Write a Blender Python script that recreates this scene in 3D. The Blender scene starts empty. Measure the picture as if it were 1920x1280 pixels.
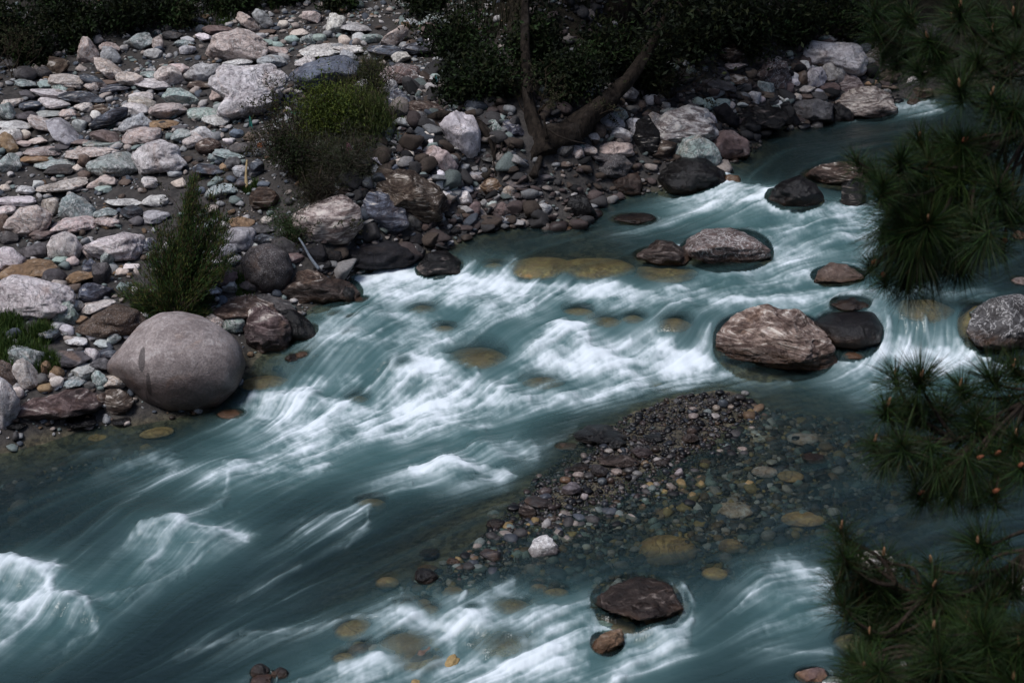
import bpy, math, random
import numpy as np

# ---------------------------------------------------------------- camera, sky, sun, exposure
S = bpy.context.scene
COL = S.collection
CAM_H, PITCH, LENS = 10.0, math.radians(22), 55.0
cam_d = bpy.data.cameras.new('camera'); cam_d.lens = LENS; cam_d.sensor_width = 36
cam_d.clip_start = 0.2; cam_d.clip_end = 3000
cam = bpy.data.objects.new('camera', cam_d); COL.objects.link(cam)
cam_d.dof.use_dof = True; cam_d.dof.focus_distance = 25; cam_d.dof.aperture_fstop = 4.5
cam.location = (0, 0, CAM_H); cam.rotation_euler = (math.pi/2-PITCH, 0, 0)
S.camera = cam

SUN_EL, SUN_AZ = math.radians(60), math.radians(-135)      # azimuth from +Y (view direction), negative = to the left
world = bpy.data.worlds.new('World'); S.world = world; world.use_nodes = True
wn = world.node_tree.nodes; bg = wn['Background']
sky = wn.new('ShaderNodeTexSky'); sky.sky_type = 'NISHITA'; sky.sun_disc = False
sky.sun_elevation = SUN_EL; sky.sun_rotation = SUN_AZ
sky.dust_density = 2.0; sky.ozone_density = 2.0
world.node_tree.links.new(sky.outputs[0], bg.inputs[0]); bg.inputs[1].default_value = 0.08
sun_d = bpy.data.lights.new('sun', 'SUN'); sun_d.energy = 1.45; sun_d.angle = math.radians(22); sun_d.color = (1, .985, .97)
sun = bpy.data.objects.new('sun', sun_d); COL.objects.link(sun)
from mathutils import Vector
sdir = Vector((math.sin(SUN_AZ)*math.cos(SUN_EL), math.cos(SUN_AZ)*math.cos(SUN_EL), math.sin(SUN_EL)))
sun.rotation_euler = sdir.to_track_quat('Z', 'Y').to_euler(); sun.location = (0, 0, 60)
S.view_settings.view_transform = 'Standard'; S.view_settings.look = 'None'
S.view_settings.exposure = .8; S.view_settings.gamma = 1
try:
    S.cycles.use_denoising = True
    S.cycles.max_bounces = 6; S.cycles.transparent_max_bounces = 8; S.cycles.diffuse_bounces = 3
    S.cycles.caustics_reflective = False; S.cycles.caustics_refractive = False
except Exception: pass

# ---------------------------------------------------------------- view geometry (photo is 1920 x 1280)
FPX = 1920*LENS/36.0
CS, SN = math.cos(PITCH), math.sin(PITCH)
def ray(px, py):
    u = (np.asarray(px, float)-960)/FPX; v = -(np.asarray(py, float)-640)/FPX
    return np.stack([u, CS+v*SN, -SN+v*CS], -1)
def at_z(px, py, z):                      # where the sight line meets height z
    d = ray(px, py); t = (np.asarray(z, float)-CAM_H)/d[..., 2]
    return d*t[..., None]+np.array([0, 0, CAM_H])
def at_depth(px, py, dep):
    return ray(px, py)*np.asarray(dep, float)[..., None]+np.array([0, 0, CAM_H])
def depth_of(p): return p[1]*CS-(p[2]-CAM_H)*SN

# ---------------------------------------------------------------- noise
def _hash(ix, iy, iz, seed):
    h = (ix.astype(np.int64)*374761393+iy.astype(np.int64)*668265263+iz.astype(np.int64)*2147483647+seed*1274126177) & 0xffffffff
    h = ((h ^ (h >> 13))*1274126177) & 0xffffffff
    h = ((h ^ (h >> 16))*2246822519) & 0xffffffff
    return h ^ (h >> 15)
_G = np.random.default_rng(5).normal(size=(256, 3)); _G /= np.linalg.norm(_G, axis=1)[:, None]
def perlin(p, seed=0):
    p = np.asarray(p, float); i = np.floor(p).astype(np.int64); f = p-i
    w = f*f*f*(f*(f*6-15)+10); out = 0
    for dx in (0, 1):
        for dy in (0, 1):
            for dz in (0, 1):
                g = _G[_hash(i[:, 0]+dx, i[:, 1]+dy, i[:, 2]+dz, seed) & 255]
                d = (g*(f-np.array([dx, dy, dz]))).sum(1)
                out = out+d*(w[:, 0] if dx else 1-w[:, 0])*(w[:, 1] if dy else 1-w[:, 1])*(w[:, 2] if dz else 1-w[:, 2])
    return out*1.6
def fbm(p, octv=4, seed=0, gain=.5):
    a, s, o = 1.0, 1.0, 0
    for k in range(octv):
        o = o+a*perlin(p*s, seed+k); a *= gain; s *= 2.03
    return o
def fbm2(x, y, sc, octv=4, seed=0): return fbm(np.stack([x*sc, y*sc, np.zeros_like(x)+.37], 1), octv, seed)
def sstep(a, b, x):
    t = np.clip((x-a)/(b-a), 0, 1); return t*t*(3-2*t)

# ---------------------------------------------------------------- mesh building
def mesh_np(name, v, faces, smooth=True, attrs=None, mat=None):
    """faces: list of (m,k) int arrays"""
    me = bpy.data.meshes.new(name); v = np.asarray(v, np.float32)
    me.vertices.add(len(v)); me.vertices.foreach_set('co', v.ravel())
    faces = [np.asarray(f, np.int32) for f in faces if len(f)]
    li = np.concatenate([f.ravel() for f in faces]); tot = np.concatenate([np.full(len(f), f.shape[1], np.int32) for f in faces])
    me.loops.add(len(li)); me.loops.foreach_set('vertex_index', li)
    st = np.zeros(len(tot), np.int32); st[1:] = np.cumsum(tot)[:-1]
    me.polygons.add(len(tot)); me.polygons.foreach_set('loop_start', st)
    me.polygons.foreach_set('use_smooth', np.full(len(tot), smooth, bool))
    for k, a in (attrs or {}).items():
        a = np.asarray(a, np.float32)
        if a.ndim == 1:
            t = me.attributes.new(k, 'FLOAT', 'POINT'); t.data.foreach_set('value', a)
        else:
            if a.shape[1] == 3: a = np.concatenate([a, np.ones((len(a), 1), np.float32)], 1)
            t = me.attributes.new(k, 'FLOAT_COLOR', 'POINT'); t.data.foreach_set('color', a.ravel())
    me.update(calc_edges=True); me.validate()
    if mat: me.materials.append(mat)
    return me
def link(name, me, parent=None, loc=None):
    o = bpy.data.objects.new(name, me); COL.objects.link(o)
    if loc is not None: o.location = loc
    if parent: o.parent = parent
    return o
def tag(o, label, cat=None, group=None, kind=None):
    o['label'] = label
    if cat: o['category'] = cat
    if group: o['group'] = group
    if kind: o['kind'] = kind
    return o
def grid_faces(nr, nc):
    a = np.arange(nr*nc).reshape(nr, nc)
    return np.stack([a[:-1, :-1], a[:-1, 1:], a[1:, 1:], a[1:, :-1]], -1).reshape(-1, 4)

def _ico(n):
    import bmesh
    b = bmesh.new(); bmesh.ops.create_icosphere(b, subdivisions=n, radius=1)
    v = np.array([x.co[:] for x in b.verts]); f = np.array([[q.index for q in x.verts] for x in b.faces]); b.free()
    return v/np.linalg.norm(v, axis=1)[:, None], f
ICO = {n: _ico(n) for n in (2, 3, 4, 5, 6)}

# ---------------------------------------------------------------- node helpers
class Mat:
    def __init__(s, name):
        s.m = bpy.data.materials.new(name); s.m.use_nodes = True
        s.t = s.m.node_tree; s.t.nodes.clear(); s.out = s.n('ShaderNodeOutputMaterial')
    def n(s, typ, **kw):
        x = s.t.nodes.new(typ)
        for k, v in kw.items():
            if k.startswith('_'): setattr(x, k[1:], v)
            else:
                key = int(k[1:]) if k[0] == 'i' and k[1:].isdigit() else k.replace('__', ' ')
                if hasattr(v, 'is_output') or isinstance(v, bpy.types.NodeSocket): s.t.links.new(v, x.inputs[key])
                else: x.inputs[key].default_value = v
        return x
    def attr(s, name, typ='GEOMETRY'): return s.n('ShaderNodeAttribute', _attribute_name=name, _attribute_type=typ)
    def noise(s, vec, scale, detail=4, rough=.55, dist=0):
        return s.n('ShaderNodeTexNoise', Vector=vec, Scale=scale, Detail=detail, Roughness=rough, Distortion=dist).outputs[0]
    def math(s, op, a, b=0.0, c=0.0, clamp=False):
        return s.n('ShaderNodeMath', _operation=op, _use_clamp=clamp, i0=a, i1=b, i2=c).outputs[0]
    def ramp(s, fac, a, b, lo=0.0, hi=1.0):
        return s.n('ShaderNodeMapRange', _interpolation_type='SMOOTHSTEP', i0=fac, i1=a, i2=b, i3=lo, i4=hi).outputs[0]
    def mix(s, fac, a, b, blend='MIX'):
        x = s.n('ShaderNodeMix', _data_type='RGBA', _blend_type=blend)
        for k, v in ((0, fac), (6, a), (7, b)):
            if isinstance(v, bpy.types.NodeSocket): s.t.links.new(v, x.inputs[k])
            else: x.inputs[k].default_value = v if k == 0 else (*v, 1)[:4]
        return x.outputs[2]
    def bump(s, h, strength, dist=.05, normal=None):
        x = s.n('ShaderNodeBump', Height=h, Strength=strength, Distance=dist)
        if normal: s.t.links.new(normal, x.inputs['Normal'])
        return x.outputs[0]
    def done(s, shader): s.t.links.new(shader, s.out.inputs[0]); return s.m

# ---------------------------------------------------------------- the valley: water level, land height, current
class RBF:
    def __init__(s, xy, val, lam=1e-3, lin=True):
        s.c = np.asarray(xy, float); n = len(s.c)
        K = np.linalg.norm(s.c[:, None]-s.c[None], axis=2)-lam*np.eye(n)*10
        P = np.concatenate([np.ones((n, 1)), s.c], 1) if lin else np.ones((n, 1))
        A = np.block([[K, P], [P.T, np.zeros((P.shape[1],)*2)]])
        s.w = np.linalg.solve(A, np.concatenate([val, np.zeros(P.shape[1])])); s.lin = lin
    def __call__(s, x, y):
        x = np.asarray(x, float).ravel(); y = np.asarray(y, float).ravel(); out = np.empty(len(x)); n = len(s.c)
        for i in range(0, len(x), 40000):
            X = x[i:i+40000].astype(np.float32); Y = y[i:i+40000].astype(np.float32)
            r = np.sqrt((X[:, None]-s.c[:, 0].astype(np.float32))**2+(Y[:, None]-s.c[:, 1].astype(np.float32))**2)
            o = r@s.w[:n].astype(np.float32)+s.w[n]
            if s.lin: o = o+s.w[n+1]*X+s.w[n+2]*Y
            out[i:i+40000] = o
        return out
def pts(t): return np.array([[float(q) for q in e.split(',')] for e in t.split()])

W_PTS = pts('''0,1280,0 300,1280,0 600,1280,.02 900,1280,.02 1200,1280,.08 1500,1280,.15 1900,1280,.25
900,1215,.08 800,1160,.3 950,1160,.32 1100,1160,.36 600,1170,.15 700,1120,.33 300,1180,.08 0,1180,.08 0,1060,.22 300,1060,.2 330,985,.36
600,1050,.3 800,1050,.42 1000,1050,.46 1280,1150,.38 1280,1190,.25 1500,1080,.42 1560,1180,.3 1800,1080,.45 1900,1000,.5
0,900,.35 200,860,.42 400,900,.4 600,900,.45 800,920,.48 1000,900,.55 1200,900,.6 1400,900,.62 1600,900,.62 1800,900,.62
450,790,.5 600,800,.55 800,800,.6 1000,790,.65 1200,780,.68 1400,740,.72 1600,740,.75 1850,740,.78
480,740,.55 600,760,.58 740,745,.68 900,752,.7 1050,745,.72
480,695,.8 600,690,.9 760,690,.95 900,705,.92 1000,700,.92 1150,700,.85 1280,695,.8 1400,705,.76 1560,700,.78
620,600,1.2 800,600,1.25 1000,610,1.22 1100,625,1.2 1010,670,.98 1180,680,.9 1250,610,1.3 1320,600,1.38 1300,665,.92
700,530,1.38 850,527,1.4 1000,537,1.42 1150,542,1.44 1280,548,1.45 1400,560,1.46 1550,550,1.52 1640,570,1.52 1800,560,1.55
640,505,1.55 800,485,1.66 880,488,1.7 960,495,1.7 1050,508,1.68 1160,512,1.68 1200,498,1.7
1000,450,1.8 1200,430,1.85 1320,510,1.62 1450,500,1.65 1640,450,1.75 1550,400,1.92 1300,400,1.95 1150,400,1.92
1300,372,1.98 1400,367,2.0 1550,388,2.0 1650,402,1.98 1350,322,2.42 1440,335,2.44 1540,345,2.44 1640,355,2.44
1400,280,2.45 1550,260,2.48 1650,225,2.5 1850,300,2.45 1700,205,2.6 1720,180,2.78 1800,150,2.95 1900,100,3.2
1660,592,1.48 1740,592,1.48 1820,600,1.5 1670,655,.98 1740,658,.98 1800,660,.98 1900,700,.85
0,700,.7 0,500,1.2 200,550,1.0 400,550,1.1 500,450,1.6 300,400,1.7 0,300,2.0 300,250,2.1 600,300,2.0 0,100,2.6 300,100,2.6 600,100,2.5
800,300,2.0 900,350,1.95 800,50,2.9 1000,250,2.3 1200,200,2.5 1400,150,2.8 1600,80,3.2''')
_w = at_z(W_PTS[:, 0], W_PTS[:, 1], W_PTS[:, 2])
WR = RBF(_w[:, :2], W_PTS[:, 2], 3e-3)
def clampxy(x, y): return np.clip(x, -22, 24), np.clip(y, 11, 56)
def water_z(x, y): return WR(*clampxy(np.asarray(x, float).ravel(), np.asarray(y, float).ravel()))
def unproject(px, py, D, it=8):           # sight line onto the surface D above the water level
    z = np.full(len(px), 1.2)
    for _ in range(it):
        p = at_z(px, py, z); z = .5*z+.5*(water_z(p[:, 0], p[:, 1])+D)
    return at_z(px, py, z)

D_PTS = pts('''0,850,0 60,830,0 110,815,0 200,800,0 300,790,0 420,768,0 455,720,0 460,680,0 560,665,0 590,640,0 575,590,0 600,570,0 660,545,0 655,520,0
720,495,0 800,478,0 860,455,0 950,430,0 1080,425,0 1110,390,0 1180,362,0 1260,352,0 1330,330,0 1360,300,0 1400,270,0 1500,240,0 1570,215,0 1660,212,0 1700,170,0 1780,120,0 1850,80,0
0,780,.3 100,740,.4 200,720,.4 0,650,.75 150,600,.75 300,560,.8 450,600,.3 450,520,.6 550,480,.5 600,440,.7 700,400,.7 0,450,.9 200,450,.9 400,400,.9 0,300,1 300,300,1 500,300,1.15
0,150,1.2 300,150,1.2 600,150,1.4 620,280,1.4 700,320,1.15 800,350,.8 900,380,.25 860,270,1.2 780,200,1.6 700,50,1.8 950,300,.9 1000,250,1.3 1000,350,.35 1100,330,.4 1200,250,.5 1150,200,1.2
1300,200,.55 1300,280,.3 1450,200,.25 1400,150,.65 1550,130,.5 1700,120,.15 -300,400,1 -300,700,.9 -400,150,1.4
600,800,-.5 400,900,-.55 200,1000,-.5 0,1100,-.5 300,1200,-.6 600,1000,-.5 800,850,-.5 900,650,-.45 700,600,-.4 1100,600,-.45 1000,470,-.3 1200,450,-.5 1500,450,-.5 1500,290,-.4 1650,260,-.4 1650,700,-.35
1800,800,-.5 1800,900,-.5 1200,1250,-.35 1500,1200,-.4 800,1190,-.15 1900,1150,-.5 1900,600,-.3 1750,400,-.4 1800,200,-.3 550,650,-.2 700,700,-.4 1300,620,-.3 2200,800,-.6 2200,1100,-.5 2200,400,-.4 -300,1100,-.5
1370,745,.05 1310,760,.045 1280,800,.03 1230,830,.045 1150,870,.05 1090,900,.03 1030,950,-.02 960,960,-.03 900,1000,-.05 850,1060,-.05 1200,900,-.02 1150,960,-.04 1270,860,0 1100,960,-.03
1400,850,-.08 1350,900,-.08 1250,960,-.09 1100,1020,-.09 1000,1080,-.1 1450,780,-.12 1500,900,-.15 1300,1050,-.15 950,1100,-.08 1420,960,-.10 1550,800,-.12 1600,750,-.16 1550,950,-.13 1650,900,-.2 1500,1000,-.12 1400,1080,-.14 700,1220,-.16 900,1255,-.18 620,1250,-.2 1000,1130,-.14 700,1100,-.18 780,1130,-.13 650,1180,-.13 1600,850,-.15 1440,820,-.08
120,860,-.1 300,830,-.13 50,900,-.18 200,900,-.25 1000,505,-.1 1150,510,-.08 900,500,-.1 900,455,-.1 1000,437,-.1 1450,250,-.2 1600,238,-.25 1560,246,-.25 1640,230,-.25 1700,206,-.2 1680,235,-.3''')
# the water level on a plain grid, its steps softened
GX0, GX1, GY0, GY1, GS = -26., 28., 8., 74., .1
gx = np.arange(GX0, GX1, GS); gy = np.arange(GY0, GY1, GS)
_X, _Y = np.meshgrid(gx, gy)
def blur(a, sig):
    n = int(3*sig)+1; k = np.exp(-.5*(np.arange(-n, n+1)/sig)**2); k /= k.sum()
    for ax in (0, 1):
        pad = [(n, n) if i == ax else (0, 0) for i in (0, 1)]; b = np.pad(a, pad, 'edge'); o = 0
        for i, w in enumerate(k): o = o+w*(b[i:i+a.shape[0]] if ax == 0 else b[:, i:i+a.shape[1]])
        a = o
    return a
W_GRID = blur(water_z(_X, _Y).reshape(_X.shape), 3.0); W_SOFT = blur(W_GRID, 9)
def look(grid, x, y):
    fx = np.clip((np.asarray(x, float)-GX0)/GS, 0, len(gx)-1.01); fy = np.clip((np.asarray(y, float)-GY0)/GS, 0, len(gy)-1.01)
    ix = fx.astype(int); iy = fy.astype(int); fx = fx-ix; fy = fy-iy
    return (grid[iy, ix]*(1-fx)+grid[iy, ix+1]*fx)*(1-fy)+(grid[iy+1, ix]*(1-fx)+grid[iy+1, ix+1]*fx)*fy
def water_z(x, y): return look(W_GRID, np.asarray(x, float).ravel(), np.asarray(y, float).ravel())
_d = unproject(D_PTS[:, 0], D_PTS[:, 1], D_PTS[:, 2])
DR = RBF(_d[:, :2], D_PTS[:, 2], 2e-3)
# where the forested hillside begins, as a line across the valley
F_PTS = pts('-500,150 0,95 150,75 300,60 420,28 520,2 620,-35 720,-35 790,10 830,60 880,130 940,200 1010,235 1090,215 1150,170 1250,140 1400,115 1500,85 1600,72 1700,60 1850,30 2100,0 2600,0')
_f = unproject(F_PTS[:, 0], F_PTS[:, 1], np.full(len(F_PTS), 1.2))
_fo = np.argsort(_f[:, 0])
def forest_y(x): return np.interp(x, _f[_fo, 0], _f[_fo, 1])
def hill(x, y):
    q = y-forest_y(x); e = .5*(q+np.sqrt(q*q+2.0))-.18
    e = np.where(q < -3, 0, np.maximum(e, 0))
    near = np.clip(10.5-y, 0, 30)*.68
    side = np.clip(np.abs(x-1)-22, 0, None)*.5
    return np.minimum(e, 90)*.75+near+side+np.clip(e-90, 0, None)*.1
def land_D(x, y):
    x = np.asarray(x, float).ravel(); y = np.asarray(y, float).ravel()
    return np.clip(DR(*clampxy(x, y)), -1.0, 2.4)
def ground_fine(x, y):
    x = np.asarray(x, float).ravel(); y = np.asarray(y, float).ravel()
    h = hill(x, y); D = land_D(x, y)
    n = fbm2(x, y, .7, 3, 3)*.07+fbm2(x, y, 3.1, 2, 9)*.025
    return water_z(x, y)+D+h+n*np.where(np.abs(D) < .15, .6, 1)*(1+np.clip(h, 0, 4)), D, h
# lookup grid
_g, _gd, _gh = ground_fine(_X, _Y)
G_GRID = _g.reshape(_X.shape); D_GRID = (_gd+_gh).reshape(_X.shape)
_ts = np.arange(11, 85, .06)
def hit(px, py, extra=0.0):               # where a sight line first meets the ground (or the water over it)
    d = ray(px, py); p = d[None]*_ts[:, None]+np.array([0, 0, CAM_H])
    g = np.maximum(look(G_GRID, p[:, 0], p[:, 1]), look(W_GRID, p[:, 0], p[:, 1])-.06)+extra
    k = np.argmax(p[:, 2] < g)
    if k == 0: k = len(_ts)-1
    a, b = p[k-1], p[k]; ga, gb = a[2]-g[k-1], b[2]-g[k]
    t = ga/(ga-gb+1e-9); return a+(b-a)*np.clip(t, 0, 1)
# ---------------------------------------------------------------- rock materials (colour comes from each object's own colour)
PAL = dict(W=(.82, .785, .775), P=(.66, .57, .52), G=(.37, .45, .435), L=(.52, .53, .545), B=(.155, .18, .225), D=(.125, .118, .122),
           N=(.165, .122, .098), O=(.34, .225, .14), K=(.021, .021, .025), Y=(.56, .40, .18), M=(.20, .15, .145), S=(.40, .365, .345), H=(.34, .27, .225))
def rock_mat(name, kind):
    M = Mat(name); oi = M.n('ShaderNodeObjectInfo'); tc = M.n('ShaderNodeTexCoord')
    off = M.n('ShaderNodeVectorMath', _operation='SCALE', i0=(37., 91., 53.)); M.t.links.new(oi.outputs['Random'], off.inputs['Scale'])
    vec = M.n('ShaderNodeVectorMath', _operation='ADD', i0=tc.outputs['Object'], i1=off.outputs[0]).outputs[0]
    base = oi.outputs['Color']; lum = M.math('MULTIPLY', M.n('ShaderNodeRGBToBW', i0=base).outputs[0], 4.5, clamp=True)
    n1 = M.noise(vec, 2.2, 6, .6, .8); n2 = M.noise(vec, 7, 6, .65, .4); n3 = M.noise(vec, 45, 3, .7)
    dark = M.mix(1.0, base, (.62, .60, .60), 'MULTIPLY'); lite = M.mix(.35, base, (.74, .71, .69))
    c = M.mix(M.ramp(n1, .35, .66), dark, base); c = M.mix(M.math('MULTIPLY', lum, M.ramp(n2, .50, .72, 0, .75)), c, lite)
    # rusty tint in patches
    n4 = M.noise(vec, 1.3, 4, .6, 1.5); c = M.mix(M.math('MULTIPLY', lum, M.ramp(n4, .55, .72, 0, .45)), c, (.36, .22, .14))
    kf = .45 if kind == 'stained' else 1.0
    n5 = M.noise(vec, 15, 9, .74, .3); c = M.mix(M.ramp(n5, .34, .66), M.mix(kf, c, M.mix(1, c, (.62, .60, .60), 'MULTIPLY')), M.mix(kf, c, M.mix(1, c, (1.14, 1.13, 1.12), 'MULTIPLY')))
    cv = M.noise(vec, 1.7, 7, .6, 1.2); crk = M.math('ABSOLUTE', M.math('SUBTRACT', cv, .53)); c = M.mix(M.ramp(crk, 0, .009, .5*(kf > .5), 0), c, (.05, .045, .043))
    h = M.math('ADD', M.math('MULTIPLY', n2, .6), M.math('MULTIPLY', n3, .35)); h = M.math('ADD', M.math('ADD', h, M.math('MULTIPLY', n5, .8*kf)), M.ramp(crk, 0, .014, -.5*(kf > .5), 0))
    if kind == 'stained':
        sp = M.n('ShaderNodeSeparateXYZ', i0=tc.outputs['Object'])
        for cx_, cz_, rx_, rz_ in ((-.33, 1.02, .055, .15), (-.23, .70, .04, .19), (-.30, .45, .012, .12)):
            e = M.math('ADD', M.math('POWER', M.math('DIVIDE', M.math('SUBTRACT', sp.outputs[0], cx_), rx_), 2), M.math('POWER', M.math('DIVIDE', M.math('SUBTRACT', sp.outputs[2], cz_), rz_), 2))
            e = M.math('ADD', e, M.math('MULTIPLY', M.math('SUBTRACT', n2, .5), .8)); c = M.mix(M.ramp(e, .7, 1.1, .8, 0), c, (.085, .075, .075))
        g3 = M.noise(vec, 3.4, 5, .7, .3); c = M.mix(M.ramp(g3, .62, .70, 0, .5), c, (.12, .10, .09)); g = M.noise(vec, 30, 3, .8); c = M.mix(M.ramp(g, .42, .62, .6, 0), c, M.mix(1, c, (.62, .60, .60), 'MULTIPLY'))
    elif kind == 'marble':
        v = M.noise(vec, 3.2, 5, .6, 2.2); vein = M.math('ABSOLUTE', M.math('SUBTRACT', v, .5))
        c = M.mix(M.ramp(vein, 0, .03, .75, 0), c, (.66, .64, .63))
        v2 = M.noise(vec, 2.1, 4, .55, 3.0); crack = M.math('ABSOLUTE', M.math('SUBTRACT', v2, .47))
        c = M.mix(M.ramp(crack, 0, .012, .55, 0), c, (.07, .06, .06)); h = M.math('ADD', h, M.ramp(crack, 0, .02, -.6, 0))
    elif kind == 'granite':
        g = M.noise(vec, 34, 3, .8); c = M.mix(M.ramp(g, .44, .60), M.mix(1, c, (.62, .60, .60), 'MULTIPLY'), c)
        g2 = M.noise(vec, 60, 2, .7); c = M.mix(M.ramp(g2, .60, .68, 0, .55), c, (.55, .53, .52))
        g3 = M.noise(vec, 3.4, 5, .7, .3); c = M.mix(M.ramp(g3, .62, .70, 0, .6), c, (.05, .046, .046))
    elif kind == 'strata':
        mp = M.n('ShaderNodeMapping', Vector=vec); mp.inputs['Rotation'].default_value = (.45, .55, 0); mp.inputs['Scale'].default_value = (.8, .8, 3.2)
        w = M.noise(mp.outputs[0], 2.2, 7, .66, 2.4)
        c = M.mix(M.ramp(w, .40, .58), M.mix(1, c, (.34, .30, .30), 'MULTIPLY'), c); c = M.mix(M.ramp(w, .55, .68, 0, .85), c, (.74, .67, .60))
        h = M.math('ADD', h, M.math('MULTIPLY', w, 1.6))
    lich = M.noise(vec, 11, 5, .75); c = M.mix(M.ramp(lich, .63, .72, 0, .5), c, (.055, .05, .05))
    rust = M.attr('rust').outputs['Fac']; c = M.mix(M.math('MULTIPLY', rust, M.ramp(n2, .3, .65, .05, .85)), c, (.26, .135, .055))
    wet = M.attr('wet').outputs['Fac']
    wc = M.mix(1, c, (.31, .28, .28), 'MULTIPLY'); c = M.mix(wet, c, wc)
    ro = M.math('MULTIPLY_ADD', wet, -.55, .86)
    b = M.bump(h, .75, .045)
    sh = M.n('ShaderNodeBsdfPrincipled', Base__Color=c, Roughness=ro, Normal=b)
    M.t.links.new(M.math('MULTIPLY_ADD', wet, .22, .2), sh.inputs['Specular IOR Level'])
    return M.done(sh.outputs[0])
RM = {k: rock_mat('stone_'+k, k) for k in ('plain', 'marble', 'granite', 'strata', 'stained')}

ROCKS = []                                # every stone placed: centre, half sizes, flags (the water flows over / round them)
def rock_mesh(name, wpx, hpx, m, rot, shape, rng, sub, poly=None, flat=None, cxy=None):
    v = ICO[sub][0].copy(); f = ICO[sub][1]
    a = wpx/2*m; b = hpx/2*m
    K, lo, hi = {'a': (13, .58, .86), 'r': (4, .84, .95), 'f': (9, .62, .88), 's': (2, .93, .98)}[shape]
    nr = rng.normal(size=(K, 3)); nr /= np.linalg.norm(nr, axis=1)[:, None]
    v = v*(1+.22*fbm(v*1.1+rng.uniform(0, 99, 3), 2, 1)[:, None]*(1 if shape != 's' else .25))
    for n, c in zip(nr, rng.uniform(lo, hi, K)):
        e = np.maximum(v@n-c, 0); v = v-n*(e*.93)[:, None]
    amp = {'a': .05, 'r': .028, 'f': .045, 's': .008}[shape]
    v = v*(1+amp*fbm(v*3.2+rng.uniform(0, 99, 3), 4, 7)[:, None])
    if shape in 'af' and sub >= 4:
        r_ = 1-np.abs(fbm(v*2.0+rng.uniform(0, 99, 3), 3, 11)); v = v*(1-.05*sstep(.86, 1.0, r_)[:, None])
    for k in range(3): v[:, k] /= np.abs(v[:, k]).max()
    d = a*rng.uniform(.75, .95)
    d = min(d, 2.3*b)
    h2 = (b*b-(d*SN)**2)/(CS*CS)
    h = math.sqrt(max(h2, (.42*b)**2))
    v = v*np.array([a, d, h])
    # seen from the camera: turn about the line of sight, and fit the outline
    R = np.array([1., 0, 0]); U = np.array([0, SN, CS]); Fw = np.array([0, CS, -SN])
    c3 = np.stack([v@R, v@U, v@Fw], 1)
    c3[:, 0] *= a/np.abs(c3[:, 0]).max(); c3[:, 1] *= b/np.abs(c3[:, 1]).max()
    if poly is not None:
        P = (np.asarray(poly, float)-np.array(cxy))*m; P[:, 1] *= -1
        NB = 96; ang = np.linspace(-np.pi, np.pi, NB, endpoint=False)
        rad = np.zeros(NB)
        for i, t in enumerate(ang):
            dx, dy = math.cos(t), math.sin(t); best = 0
            for j in range(len(P)):
                p, q = P[j], P[(j+1) % len(P)]; e = q-p; den = dx*e[1]-dy*e[0]
                if abs(den) < 1e-9: continue
                s = (p[0]*e[1]-p[1]*e[0])/den; tt = (p[0]*dy-p[1]*dx)/den
                if s > 0 and -1e-6 <= tt <= 1+1e-6: best = max(best, s)
            rad[i] = best if best > 0 else rad[i-1]
        k3 = np.array([.25, .5, .25])
        rad = np.convolve(np.r_[rad[-1], rad, rad[0]], k3, 'valid')
        th = np.arctan2(c3[:, 1], c3[:, 0]); rr = np.hypot(c3[:, 0], c3[:, 1])
        bi = ((th+np.pi)/(2*np.pi)*NB).astype(int) % NB; Sb = np.zeros(NB); np.maximum.at(Sb, bi, rr)
        Sb = np.where(Sb == 0, a, Sb); Sb = np.convolve(np.r_[Sb[-1], Sb, Sb[0]], k3, 'valid')
        kk = np.interp(th, np.r_[ang, np.pi], np.r_[rad/Sb, rad[0]/Sb[0]])
        c3[:, :2] *= kk[:, None]
    if rot:
        t = math.radians(rot); co, si = math.cos(t), math.sin(t)
        c3[:, :2] = np.stack([c3[:, 0]*co-c3[:, 1]*si, c3[:, 0]*si+c3[:, 1]*co], 1)
    return c3[:, :1]*R+c3[:, 1:2]*U+c3[:, 2:]*Fw, f, (a, d, h)

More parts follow.
